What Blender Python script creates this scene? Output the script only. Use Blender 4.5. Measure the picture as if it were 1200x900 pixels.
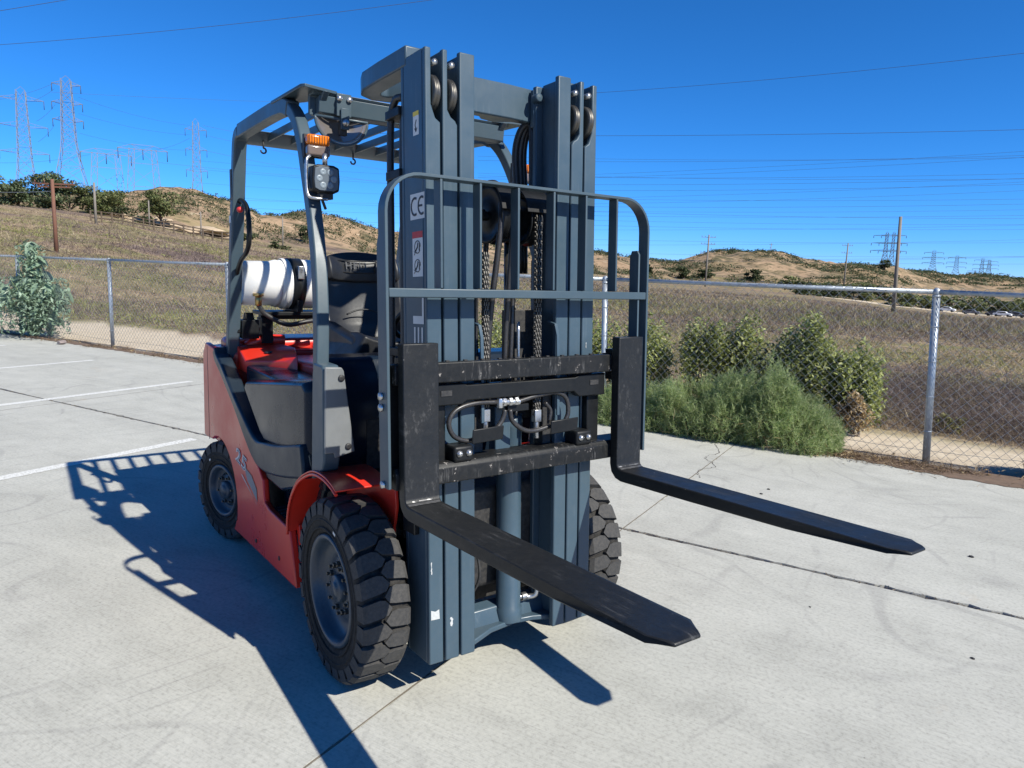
import bpy, bmesh, math, random
import numpy as np
from mathutils import Vector, Matrix, noise

random.seed(7); RNG = np.random.default_rng(7)
for o in list(bpy.data.objects): bpy.data.objects.remove(o)
SC = bpy.context.scene
COL = SC.collection
PI = math.pi

# ---------------------------------------------------------------- camera
CAM = np.array([2.3673, -1.4602, 1.4955])
_y, _p, _r = math.radians(144.8148), math.radians(-8.8727), math.radians(2.0374)
FWD = np.array([math.cos(_y)*math.cos(_p), math.sin(_y)*math.cos(_p), math.sin(_p)])
_rt = np.array([math.sin(_y), -math.cos(_y), 0.]); _up = np.cross(_rt, FWD)
RGT = _rt*math.cos(_r)+_up*math.sin(_r); UPV = -_rt*math.sin(_r)+_up*math.cos(_r)
cd = bpy.data.cameras.new('camera'); cam = bpy.data.objects.new('camera', cd); COL.objects.link(cam)
cd.sensor_width = 36; cd.lens = 842.88/1200*36; cd.clip_start = .05; cd.clip_end = 12000
m = Matrix.Identity(4)
for i in range(3):
    m[i][0] = RGT[i]; m[i][1] = UPV[i]; m[i][2] = -FWD[i]; m[i][3] = CAM[i]
cam.matrix_world = m
SC.camera = cam

# ---------------------------------------------------------------- world, sun, exposure
SUN = Vector((1.06, .315, 1.0)).normalized()
W = bpy.data.worlds.new("World"); SC.world = W; W.use_nodes = True
wn = W.node_tree.nodes; wn.clear()
sky = wn.new('ShaderNodeTexSky'); sky.sky_type = 'NISHITA'; sky.sun_disc = False
sky.sun_elevation = math.asin(SUN.z)
sky.sun_rotation = math.atan2(SUN.x, SUN.y)
sky.altitude = 2000; sky.air_density = .8; sky.dust_density = 0; sky.ozone_density = 1.5
# deep, strongly saturated blue of the photograph: one 3x3 colour matrix on the whole sky
sp_ = wn.new('ShaderNodeSeparateColor'); cb_ = wn.new('ShaderNodeCombineColor'); WL = W.node_tree.links
WL.new(sky.outputs[0], sp_.inputs[0])
for ch, row in enumerate(((1.5, -.83, .04), (0, .95, 0), (0, 0, 1.72))):
    acc = None
    for k, w in enumerate(row):
        if not w: continue
        mm = wn.new('ShaderNodeMath'); mm.operation = 'MULTIPLY_ADD'; mm.inputs[1].default_value = w; mm.inputs[2].default_value = 0
        WL.new(sp_.outputs[k], mm.inputs[0])
        if acc is not None: WL.new(acc, mm.inputs[2])
        acc = mm.outputs[0]
    WL.new(acc, cb_.inputs[ch])
bg = wn.new('ShaderNodeBackground'); bg.inputs[1].default_value = .07
wo = wn.new('ShaderNodeOutputWorld')
WL.new(cb_.outputs[0], bg.inputs[0]); WL.new(bg.outputs[0], wo.inputs[0])
sl = bpy.data.lights.new('sun', 'SUN'); sl.energy = 5.0; sl.angle = math.radians(.53); sl.color = (1, .96, .865)
so = bpy.data.objects.new('sun', sl); COL.objects.link(so)
so.rotation_euler = SUN.to_track_quat('Z', 'Y').to_euler(); so.location = (0, 0, 30)
SC.view_settings.view_transform = 'Standard'; SC.view_settings.look = 'None'
SC.view_settings.exposure = .56; SC.view_settings.gamma = 1

# ---------------------------------------------------------------- materials
MATS = {}
def nt(name):
    mt = bpy.data.materials.new(name); mt.use_nodes = True
    n = mt.node_tree.nodes; l = mt.node_tree.links
    b = n['Principled BSDF']
    return mt, n, l, b
def noise_node(n, l, scale, detail=6, rough=.6, coord='Object', vec=None, stretch=None):
    t = n.new('ShaderNodeTexNoise'); t.inputs['Scale'].default_value = scale
    t.inputs['Detail'].default_value = detail; t.inputs['Roughness'].default_value = rough
    if vec is None:
        tc = n.new('ShaderNodeTexCoord'); vec = tc.outputs[coord]
    if stretch:
        mp = n.new('ShaderNodeMapping'); mp.inputs['Scale'].default_value = stretch
        l.new(vec, mp.inputs[0]); vec = mp.outputs[0]
    l.new(vec, t.inputs['Vector'])
    return t
def ramp(n, l, src, stops):
    r = n.new('ShaderNodeValToRGB'); e = r.color_ramp.elements
    while len(e) < len(stops): e.new(.5)
    for i, (p, c) in enumerate(stops):
        e[i].position = p; e[i].color = (c, c, c, 1) if isinstance(c, (int, float)) else (*c, 1)
    l.new(src, r.inputs[0]); return r
def mix(n, l, fac, a, b, mode='MIX'):
    x = n.new('ShaderNodeMix'); x.data_type = 'RGBA'; x.blend_type = mode
    for s, v in ((x.inputs[0], fac), (x.inputs[6], a), (x.inputs[7], b)):
        if isinstance(v, (int, float)): s.default_value = v
        elif isinstance(v, tuple): s.default_value = (*v, 1)
        else: l.new(v, s)
    return x.outputs[2]
def bump(n, l, b, h, strength=.2, dist=.01):
    bp = n.new('ShaderNodeBump'); bp.inputs['Strength'].default_value = strength; bp.inputs['Distance'].default_value = dist
    l.new(h, bp.inputs['Height']); l.new(bp.outputs[0], b.inputs['Normal'])
def paint(name, col, rough=.4, metal=0., wear=None, dirt=.35, bumpy=.05, scale=6, coat=0., spec=.5, streak=None, sop=.75, scol=(.20, .195, .185)):
    """painted / moulded / bare surface with mottling, dust and optional chips"""
    mt, n, l, b = nt(name)
    a = noise_node(n, l, scale, 8, .65)
    r1 = ramp(n, l, a.outputs[0], [(.3, 1-dirt*.6), (.7, 1+0.0)])
    c = mix(n, l, 1., tuple(col), r1.outputs[0], 'MULTIPLY')
    d = noise_node(n, l, scale*7, 5, .7)
    if wear:
        wcol, thr = wear
        r2 = ramp(n, l, d.outputs[0], [(thr, 0), (thr+.05, 1)])
        c = mix(n, l, r2.outputs[0], c, tuple(wcol))
    dd = ramp(n, l, d.outputs[0], [(.35, 0), (.75, dirt*.22)])
    c = mix(n, l, dd.outputs[0], c, (.32, .28, .23))
    if streak:   # dragged scuffs
        tcs = n.new('ShaderNodeTexCoord'); sn = noise_node(n, l, 1., 5, .75, vec=tcs.outputs['Object'], stretch=streak)
        mk_ = noise_node(n, l, 7, 3, .6, vec=tcs.outputs['Object']); r4 = ramp(n, l, mk_.outputs[0], [(.46, 0), (.60, sop)])
        r3 = ramp(n, l, sn.outputs[0], [(.54, 0), (.66, 1)]); mq = n.new('ShaderNodeMath'); mq.operation = 'MULTIPLY'; l.new(r3.outputs[0], mq.inputs[0]); l.new(r4.outputs[0], mq.inputs[1])
        c = mix(n, l, mq.outputs[0], c, scol)
    b.inputs['Specular IOR Level'].default_value = spec
    l.new(c, b.inputs['Base Color'])
    rr = ramp(n, l, a.outputs[0], [(.3, max(.05, rough-.08)), (.75, min(1, rough+.16))])
    l.new(rr.outputs[0], b.inputs['Roughness'])
    b.inputs['Metallic'].default_value = metal
    if coat: b.inputs['Coat Weight'].default_value = coat; b.inputs['Coat Roughness'].default_value = .12
    if bumpy: bump(n, l, b, d.outputs[0], bumpy, .004)
    MATS[name] = mt; return mt
GREY = paint('mast_paint', (.046, .078, .104), .36, spec=.38, streak=(45, 45, 1.6), sop=.22, scol=(.16, .19, .21), wear=((.3, .33, .35), .74), dirt=.14, bumpy=.03, scale=5)
GREYD = paint('guard_paint', (.050, .078, .097), .38, spec=.38, dirt=.12, bumpy=.04, scale=5)
RED = paint('red_paint', (.60, .026, .012), .32, dirt=.05, bumpy=.01, scale=3, coat=.1)
NAVY = paint('dark_cover', (.008, .015, .026), .20, dirt=.01, bumpy=.006, spec=.18, scale=4)
MOULD = paint('moulded_frame', (.014, .023, .034), .32, dirt=.04, bumpy=.015, scale=4, spec=.25)
COVER = paint('grey_cover', (.16, .17, .175), .5, dirt=.25, bumpy=.05, scale=9)
BLACKP = paint('black_paint', (.007, .008, .009), .42, spec=.25, dirt=.08, bumpy=.08, scale=8, wear=((.16, .155, .15), .70))
CHIPPED = paint('chipped_black', (.008, .009, .010), .45, spec=.25, streak=(60, 70, 9), sop=.5, dirt=.15, bumpy=.2, scale=5, wear=((.24, .22, .2), .63))
DARK = paint('chassis_dark', (.012, .013, .015), .6, dirt=.6, scale=9)
RUBBER = paint('tyre_rubber', (.014, .014, .014), .78, spec=.25, dirt=.45, bumpy=.12, scale=9)
TREADM = paint('tread_rubber', (.036, .036, .036), .82, dirt=.55, bumpy=.15, scale=12)
RIMM = paint('rim_paint', (.032, .052, .072), .38, dirt=.3, scale=14)
STEEL = paint('bright_steel', (.55, .55, .54), .3, metal=.9, dirt=.3, scale=20)
CHAINM = paint('chain_steel', (.10, .095, .085), .38, metal=.7, dirt=.5, scale=30)
HOSE = paint('hose_rubber', (.018, .018, .02), .38, dirt=.5, scale=20)
VINYL = paint('seat_vinyl', (.011, .012, .014), .42, dirt=.08, bumpy=.12, scale=12, spec=.4)
WHITE = paint('tank_white', (.76, .75, .71), .34, dirt=.22, scale=5, bumpy=.02)
DECALW = paint('decal_white', (.62, .62, .60), .5, dirt=.15, scale=20, bumpy=0)
DECALG = paint('decal_grey', (.16, .175, .20), .5, dirt=.1, scale=20, bumpy=0)
DECALK = paint('decal_black', (.02, .02, .022), .5, dirt=.1, scale=20, bumpy=0)
DECALR = paint('decal_red', (.5, .03, .03), .5, dirt=.1, scale=20, bumpy=0)
DECALY = paint('decal_yellow', (.7, .5, .05), .5, dirt=.1, scale=20, bumpy=0)
BRASS = paint('brass', (.55, .38, .14), .35, metal=.9, dirt=.4, scale=30)
GALV = paint('galvanised', (.42, .46, .49), .42, metal=.45, dirt=.4, scale=14, wear=((.25, .27, .28), .68))
WIREM = paint('wire', (.30, .31, .31), .5, metal=.4, dirt=.4, scale=30)
PYLON = paint('pylon_steel', (.20, .21, .215), .6, metal=.0, dirt=.3, scale=.5, bumpy=0)
CABLE = paint('cable', (.05, .06, .08), .6, dirt=.1, scale=1, bumpy=0)
WOODR = paint('red_wood', (.18, .075, .045), .8, dirt=.5, scale=3)
WOODF = paint('brown_wood', (.10, .07, .045), .85, dirt=.4, scale=3)
WOODG = paint('grey_wood', (.22, .195, .165), .85, dirt=.5, scale=3)
def plastic(name, col, rough, trans=0., emis=None):
    mt, n, l, b = nt(name); b.inputs['Base Color'].default_value = (*col, 1); b.inputs['Roughness'].default_value = rough
    b.inputs['Transmission Weight'].default_value = trans; b.inputs['IOR'].default_value = 1.45
    return mt
AMBER = plastic('amber_lens', (.95, .25, .02), .12, .35)
CLEAR = plastic('smoked_clear_lens', (.22, .17, .15), .15, .3)
GLASS = plastic('lamp_glass', (.10, .12, .14), .35)
REFL = plastic('reflector', (.20, .24, .27), .35)
MIRROR = plastic('mirror_glass', (.30, .27, .25), .12)
MIRROR.node_tree.nodes['Principled BSDF'].inputs['Metallic'].default_value = .6

# concrete
def concrete(line=False):
    mt, n, l, b = nt('concrete' if not line else 'white_marking')
    geo = n.new('ShaderNodeNewGeometry'); P = geo.outputs['Position']
    rot = n.new('ShaderNodeMapping'); rot.vector_type = 'POINT'; rot.inputs['Rotation'].default_value = (0, 0, -math.radians(24.3))
    l.new(P, rot.inputs[0]); Q = rot.outputs[0]
    big = noise_node(n, l, .55, 5, .6, vec=P)
    mid = noise_node(n, l, 3.2, 8, .68, vec=P)
    fine = noise_node(n, l, 60, 6, .7, vec=P)
    grit = noise_node(n, l, 260, 3, .6, vec=P)
    c = ramp(n, l, big.outputs[0], [(.25, (.390, .386, .342)), (.5, (.433, .428, .380)), (.78, (.472, .465, .415))]).outputs[0]
    c = mix(n, l, .75, c, ramp(n, l, mid.outputs[0], [(.25, .78), (.5, .97), (.75, 1.07)]).outputs[0], 'MULTIPLY')
    c = mix(n, l, .75, c, ramp(n, l, fine.outputs[0], [(.22, .50), (.5, .99), (.8, 1.16)]).outputs[0], 'MULTIPLY')
    # broom lines : fine streaks across the slab
    br = noise_node(n, l, 1., 4, .7, vec=Q, stretch=(5., 210., 1.))
    c = mix(n, l, .7, c, ramp(n, l, br.outputs[0], [(.3, .78), (.55, 1.02), (.8, 1.08)]).outputs[0], 'MULTIPLY')
    # trowel patches / long soft wipe marks
    wv = noise_node(n, l, 1., 5, .6, vec=Q, stretch=(.35, 3.2, 1.))
    c = mix(n, l, .6, c, ramp(n, l, wv.outputs[0], [(.3, .84), (.55, 1.0), (.75, 1.06)]).outputs[0], 'MULTIPLY')
    # tyre scuffs: thin curved bands
    for sc_, off, k in ((.33, 3.1, 26), (.27, 9.7, 34), (.45, 21.3, 20)):
        mp = n.new('ShaderNodeMapping'); mp.inputs['Location'].default_value = (off, off*.7, 0); l.new(P, mp.inputs[0])
        s = noise_node(n, l, sc_, 1.5, .4, vec=mp.outputs[0])
        ma = n.new('ShaderNodeMath'); ma.operation = 'MULTIPLY'; ma.inputs[1].default_value = k; l.new(s.outputs[0], ma.inputs[0])
        fr = n.new('ShaderNodeMath'); fr.operation = 'FRACT'; l.new(ma.outputs[0], fr.inputs[0])
        band = ramp(n, l, fr.outputs[0], [(.44, 0), (.48, 1), (.53, 1), (.57, 0)])
        brk = noise_node(n, l, 1.1, 4, .6, vec=mp.outputs[0])
        bk = ramp(n, l, brk.outputs[0], [(.50, 0), (.64, .26)])
        mm = n.new('ShaderNodeMath'); mm.operation = 'MULTIPLY'; l.new(band.outputs[0], mm.inputs[0]); l.new(bk.outputs[0], mm.inputs[1])
        c = mix(n, l, mm.outputs[0], c, (.17, .165, .16))
    # rusty / earthy blotches
    rs = noise_node(n, l, 1.35, 6, .7, vec=P)
    c = mix(n, l, ramp(n, l, rs.outputs[0], [(.63, 0), (.74, .38)]).outputs[0], c, (.38, .29, .19))
    ds = noise_node(n, l, 7.5, 5, .65, vec=P)
    c = mix(n, l, ramp(n, l, ds.outputs[0], [(.70, 0), (.78, .4)]).outputs[0], c, (.15, .14, .13))
    sp = noise_node(n, l, 38, 2, .5, vec=P)
    c = mix(n, l, ramp(n, l, sp.outputs[0], [(.775, 0), (.80, .8)]).outputs[0], c, (.08, .075, .07))
    if line:
        wr = ramp(n, l, fine.outputs[0], [(.34, .10), (.56, .74)])
        c = mix(n, l, wr.outputs[0], c, (.70, .70, .67))
    l.new(c, b.inputs['Base Color']); b.inputs['Roughness'].default_value = .88
    b.inputs['Specular IOR Level'].default_value = .25
    h = mix(n, l, .55, fine.outputs[0], br.outputs[0]); h = mix(n, l, .3, h, grit.outputs[0])
    bump(n, l, b, h, .35, .006)
    return mt
CONC = concrete(); MARK = concrete(True)

def ground_mat(name):
    """earth: colours chosen by distance from the fence (pale sand track, then weeds) and by height (hills)"""
    mt, n, l, b = nt(name)
    geo = n.new('ShaderNodeNewGeometry'); P = geo.outputs['Position']
    at = n.new('ShaderNodeAttribute'); at.attribute_name = 'zone'; at.attribute_type = 'GEOMETRY'
    sep = n.new('ShaderNodeSeparateColor'); l.new(at.outputs['Color'], sep.inputs[0])
    f1 = noise_node(n, l, 9, 8, .7, vec=P); f2 = noise_node(n, l, .9, 7, .65, vec=P)
    f3 = noise_node(n, l, .12, 6, .6, vec=P); f4 = noise_node(n, l, .03, 9, .72, vec=P)
    sand = ramp(n, l, f1.outputs[0], [(.2, (.36, .29, .21)), (.5, (.50, .42, .31)), (.8, (.60, .52, .40))]).outputs[0]
    mp = n.new('ShaderNodeMapping'); mp.inputs['Rotation'].default_value = (0, 0, -math.radians(24.3)); l.new(P, mp.inputs[0])
    bands = noise_node(n, l, 1., 5, .62, vec=mp.outputs[0], stretch=(.035, .16, .1))
    fld = ramp(n, l, bands.outputs[0], [(.30, (.12, .088, .072)), (.42, (.17, .125, .10)), (.49, (.29, .215, .135)), (.55, (.18, .17, .07)), (.62, (.29, .215, .135)), (.72, (.21, .15, .11))]).outputs[0]
    fld = mix(n, l, .85, fld, ramp(n, l, f2.outputs[0], [(.25, .55), (.5, .95), (.75, 1.3)]).outputs[0], 'MULTIPLY')
    fld = mix(n, l, .7, fld, ramp(n, l, f1.outputs[0], [(.25, .6), (.75, 1.3)]).outputs[0], 'MULTIPLY')
    hill = ramp(n, l, f4.outputs[0], [(.28, (.14, .105, .055)), (.38, (.28, .19, .115)), (.48, (.36, .25, .155)), (.54, (.20, .15, .085)), (.60, (.34, .235, .145)), (.70, (.52, .41, .29))]).outputs[0]
    hill = mix(n, l, ramp(n, l, f3.outputs[0], [(.50, 0), (.60, .8)]).outputs[0], hill, (.075, .07, .035))
    sc = noise_node(n, l, .26, 6, .7, vec=P)
    hill = mix(n, l, ramp(n, l, sc.outputs[0], [(.54, 0), (.60, .8)]).outputs[0], hill, (.045, .048, .026))
    hill = mix(n, l, ramp(n, l, sc.outputs[0], [(.32, .8), (.38, 0)]).outputs[0], hill, (.60, .49, .35))
    c = mix(n, l, sep.outputs[1], fld, hill)
    c = mix(n, l, sep.outputs[0], c, sand)
    dirt = ramp(n, l, f1.outputs[0], [(.3, (.10, .065, .04)), (.7, (.24, .17, .115))]).outputs[0]
    c = mix(n, l, sep.outputs[2], c, dirt)
    l.new(c, b.inputs['Base Color']); b.inputs['Roughness'].default_value = .95; b.inputs['Specular IOR Level'].default_value = .1
    bump(n, l, b, f1.outputs[0], .6, .03)
    return mt
EARTH = ground_mat('earth')

def leafmat(name, c0, c1, c2, scale=3., rough=.6, trans=.25):
    mt, n, l, b = nt(name)
    geo = n.new('ShaderNodeNewGeometry')
    a = noise_node(n, l, scale, 4, .6, vec=geo.outputs['Position'])
    cc = ramp(n, l, geo.outputs['Random Per Island'], [(0, c0), (.5, c1), (1, c2)]).outputs[0]
    cc = mix(n, l, .7, cc, ramp(n, l, a.outputs[0], [(.3, .6), (.7, 1.3)]).outputs[0], 'MULTIPLY')
    l.new(cc, b.inputs['Base Color']); b.inputs['Roughness'].default_value = rough
    b.inputs['Specular IOR Level'].default_value = .3
    tr = n.new('ShaderNodeBsdfTranslucent'); l.new(cc, tr.inputs[0])
    mx = n.new('ShaderNodeMixShader'); mx.inputs[0].default_value = trans
    out = n['Material Output']; l.new(b.outputs[0], mx.inputs[1]); l.new(tr.outputs[0], mx.inputs[2]); l.new(mx.outputs[0], out.inputs[0])
    return mt
L_WISP = leafmat('wispy_green', (.20, .285, .105), (.34, .43, .18), (.54, .57, .33), trans=.6)
L_BRIGHT = leafmat('bright_leaf', (.15, .185, .05), (.28, .32, .10), (.43, .44, .20), trans=.35)
L_OLIVE = leafmat('olive_leaf', (.07, .09, .03), (.14, .165, .06), (.25, .25, .11), scale=.5)
L_POKE = leafmat('grey_green_leaf', (.13, .19, .12), (.21, .30, .20), (.33, .42, .31), rough=.4)
L_DRY = leafmat('dry_leaf', (.26, .17, .08), (.40, .29, .15), (.52, .42, .26))
L_WEED = leafmat('dry_weed', (.17, .125, .075), (.30, .235, .145), (.48, .39, .25), scale=.45)
L_PURP = leafmat('purple_brown_weed', (.075, .055, .048), (.145, .108, .094), (.26, .20, .17), scale=.45)
L_GRN = leafmat('green_weed', (.14, .155, .04), (.26, .27, .08), (.40, .38, .16), scale=.6)
L_TREE = leafmat('grey_green_tree_leaf', (.07, .10, .05), (.13, .17, .085), (.22, .25, .13), scale=.3)
L_DARK = leafmat('dark_tree_leaf', (.035, .05, .022), (.065, .085, .035), (.12, .13, .055), scale=.3)
TWIG = paint('twig', (.13, .10, .075), .85, dirt=.4, scale=5)

# ---------------------------------------------------------------- object helpers
def link(o, parent=None):
    COL.objects.link(o)
    if parent is not None: o.parent = parent
    return o
def tag(o, label=None, cat=None, group=None, kind=None):
    for k, v in (('label', label), ('category', cat), ('group', group), ('kind', kind)):
        if v: o[k] = v
    return o
def empty(name, loc=(0, 0, 0), rz=0, **kw):
    o = bpy.data.objects.new(name, None); o.location = loc; o.rotation_euler = (0, 0, rz); o.empty_display_size = .2
    link(o); return tag(o, **kw)
class MB:
    def __init__(s): s.v = []; s.f = []; s.sm = []
    def add(s, vs, fs, smooth=False):
        b = len(s.v); s.v += [tuple(map(float, p)) for p in vs]; s.f += [tuple(b+i for i in f) for f in fs]; s.sm += [smooth]*len(fs); return s
    def box(s, x0, x1, y0, y1, z0, z1):
        return s.add([(x, y, z) for x in (x0, x1) for y in (y0, y1) for z in (z0, z1)],
                     [(0, 1, 3, 2), (4, 6, 7, 5), (0, 4, 5, 1), (2, 3, 7, 6), (0, 2, 6, 4), (1, 5, 7, 3)])
    def prism(s, poly, axis, a, b):
        """poly: 2D points in the two remaining axes (order x,y,z without axis)"""
        n = len(poly)
        def P(q, t):
            if axis == 'x': return (t, q[0], q[1])
            if axis == 'y': return (q[0], t, q[1])
            return (q[0], q[1], t)
        vs = [P(q, a) for q in poly]+[P(q, b) for q in poly]
        return s.add(vs, [tuple(range(n))[::-1], tuple(range(n, 2*n))]+[(i, (i+1) % n, n+(i+1) % n, n+i) for i in range(n)])
    def strip(s, path, w, axis, a, b, closed=False):
        """thick ribbon: 2D path widened by w (number or list) in its own plane and extruded along axis"""
        P = [Vector(p) for p in path]; n = len(P); L = []; R = []
        for i in range(n):
            t0 = P[i]-P[i-1] if (i or closed) else P[1]-P[0]
            t1 = P[(i+1) % n]-P[i] if (i < n-1 or closed) else P[-1]-P[-2]
            t0.normalize(); t1.normalize(); t = (t0+t1).normalized(); k = 1/max(.5, t.dot(t0))
            nn = Vector((-t.y, t.x)); ww = (w[i] if isinstance(w, (list, tuple)) else w)/2*k
            L.append(P[i]+nn*ww); R.append(P[i]-nn*ww)
        def Q(q, t):
            if axis == 'x': return (t, q.x, q.y)
            if axis == 'y': return (q.x, t, q.y)
            return (q.x, q.y, t)
        vs = []
        for i in range(n): vs += [Q(L[i], a), Q(R[i], a), Q(R[i], b), Q(L[i], b)]
        fs = []
        for i in range(n if closed else n-1):
            j = ((i+1) % n)*4; k = i*4
            for q in range(4): fs.append((k+q, k+(q+1) % 4, j+(q+1) % 4, j+q))
        if not closed: fs += [(0, 3, 2, 1), (4*n-4, 4*n-3, 4*n-2, 4*n-1)]
        return s.add(vs, fs)
    def tube(s, pts, r, n=8, cap=True, smooth=True):
        P = [Vector(p) for p in pts]; m_ = len(P); vs = []; fs = []
        t = (P[1]-P[0]).normalized(); u = t.orthogonal().normalized()
        for i in range(m_):
            t2 = (P[min(i+1, m_-1)]-P[max(i-1, 0)]).normalized()
            u = (u-t2*u.dot(t2)); u = u.normalized() if u.length > 1e-6 else t2.orthogonal().normalized()
            w = t2.cross(u); rr = r[i] if isinstance(r, (list, tuple)) else r
            for k in range(n):
                a = 2*PI*k/n; vs.append(P[i]+(u*math.cos(a)+w*math.sin(a))*rr)
        for i in range(m_-1):
            for k in range(n): fs.append((i*n+k, i*n+(k+1) % n, (i+1)*n+(k+1) % n, (i+1)*n+k))
        s.add(vs, fs, smooth)
        if cap:
            b = len(s.v)-len(vs); s.f += [tuple(b+k for k in range(n))[::-1], tuple(b+(m_-1)*n+k for k in range(n))]; s.sm += [False]*2
        return s
    def lathe(s, prof, c, axis='y', n=40, smooth=True, closed=False, d=1):
        """prof: list of (radius, offset along axis)"""
        vs = []; m_ = len(prof)
        for k in range(n):
            a = 2*PI*k/n; ca, sa = math.cos(a), math.sin(a)
            for r, o in prof:
                o *= d
                if axis == 'y': vs.append((c[0]+r*ca, c[1]+o, c[2]+r*sa))
                elif axis == 'x': vs.append((c[0]+o, c[1]+r*ca, c[2]+r*sa))
                else: vs.append((c[0]+r*ca, c[1]+r*sa, c[2]+o))
        fs = []
        for k in range(n):
            k2 = (k+1) % n
            for j in range(m_ if closed else m_-1):
                j2 = (j+1) % m_; fs.append((k*m_+j, k*m_+j2, k2*m_+j2, k2*m_+j))
        return s.add(vs, fs, smooth)
    def build(s, name, mat, parent=None, bevel=0, seg=2, tilt=False, fixn=True, angle=35, **kw):
        me = bpy.data.meshes.new(name); me.from_pydata(s.v, [], s.f); me.update()
        me.polygons.foreach_set('use_smooth', s.sm)
        if fixn:
            bm = bmesh.new(); bm.from_mesh(me); bmesh.ops.recalc_face_normals(bm, faces=bm.faces); bm.to_mesh(me); bm.free()
        me.materials.append(mat)
        o = bpy.data.objects.new(name, me); link(o, parent)
        if bevel:
            bv = o.modifiers.new('bevel', 'BEVEL'); bv.width = bevel; bv.segments = seg; bv.limit_method = 'ANGLE'; bv.angle_limit = math.radians(angle)
            bv.harden_normals = False
            for p in me.polygons: p.use_smooth = True
            me.set_sharp_from_angle(angle=math.radians(50))
        if tilt: set_tilt(o)
        return tag(o, **kw)
def arc(cx, cy, r, a0, a1, n=8, ry=None):
    return [(cx+r*math.cos(math.radians(a0+(a1-a0)*i/n)), cy+(ry or r)*math.sin(math.radians(a0+(a1-a0)*i/n))) for i in range(n+1)]
def smooth_path(P, k=6):
    """Catmull-Rom"""
    P = [Vector(p) for p in P]; Q = [P[0]*2-P[1]]+P+[P[-1]*2-P[-2]]; out = []
    for i in range(1, len(Q)-2):
        for j in range(k):
            t = j/k; a, b_, c, d = Q[i-1:i+3]
            out.append(.5*((2*b_)+(c-a)*t+(2*a-5*b_+4*c-d)*t*t+(3*b_-a-3*c+d)*t**3))
    out.append(P[-1]); return [tuple(p) for p in out]
TILT = -.0527; PIV = Vector((.3, 0, .3))
RT = Matrix.Rotation(TILT, 3, 'Y')
def set_tilt(o):
    o.rotation_euler = (0, TILT, 0); o.location = PIV-RT @ PIV

# =================================================================================================
#  LARGE STRUCTURE : terrain, concrete, markings
# =================================================================================================
TH = math.radians(24.3); CT, ST = math.cos(TH), math.sin(TH)
def uv(u, v, z=0.): return Vector((u*CT-v*ST, u*ST+v*CT, z))
def fbm(x, y, oct=5, seed=0, gain=.5):
    rng = np.random.default_rng(seed); tot = np.zeros_like(x); amp = 1.; nrm = 0
    for o in range(oct):
        T_ = rng.random((256, 256)); ox, oy = rng.random(2)*100
        X = x*2**o+ox; Y = y*2**o+oy; xi = np.floor(X).astype(int); yi = np.floor(Y).astype(int); fx = X-xi; fy = Y-yi
        fx = fx*fx*(3-2*fx); fy = fy*fy*(3-2*fy)
        a = T_[xi % 256, yi % 256]; b = T_[(xi+1) % 256, yi % 256]; c = T_[xi % 256, (yi+1) % 256]; d = T_[(xi+1) % 256, (yi+1) % 256]
        tot += amp*((a*(1-fx)+b*fx)*(1-fy)+(c*(1-fx)+d*fx)*fy); nrm += amp; amp *= gain
    return tot/nrm
# relief of the land by compass bearing (degrees, seen from the lot): distance -> elevation angle in degrees
#   columns: bearing, rising-field distances/angles, ridge distance, ridge angle
BEAR = np.array([95., 109.9, 113., 117.3, 119.5, 121.5, 123.5, 125.7, 127.5, 130., 132.5, 135., 138.4, 147., 155.1, 158., 161.5, 164.2, 166.3, 168.5, 170.8, 173.5, 177.4, 180.2, 192])
RIDG = np.array([.6, .55, .65, .95, 1.3, 1.3, 1.55, 2.0, 1.95, 1.95, 1.2, 1.25, 1.55, 2.1, 2.35, 3.2, 3.75, 3.5, 4.6, 5.1, 5.25, 4.75, 4.0, 4.0, 4.0])
RDST = np.array([900, 900, 900, 520, 480, 470, 450, 430, 420, 410, 400, 380, 360, 300, 260, 240, 220, 205, 195, 190, 190, 190, 190, 190, 190.])
F30 = np.array([0., 0, 0, 0, 0, 0, 0, 0, 0, 0, 0, 0, .05, .4, .9, 1.1, 1.3, 1.5, 1.7, 1.9, 2.1, 2.3, 2.5, 2.6, 2.6])   # elevation angle of the field at ~60 % of the ridge distance
RFD = np.array([250, 250, 250, 250, 255, 255, 255, 258, 255, 254, 248, 236, 223, 186, 161, 149, 136, 127, 121, 118, 118, 118, 118, 118, 118.])
FIELD_A = np.array([-1.8, -1.8, -1.75, -1.45, -1.2, -1.05, -.9, -.8, -.72, -.6, -.5, -.4, -.2, .35, .9, 1.1, 1.3, 1.5, 1.7, 2.0, 2.3, 2.7, 3.0, 3.1, 3.1])
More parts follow.
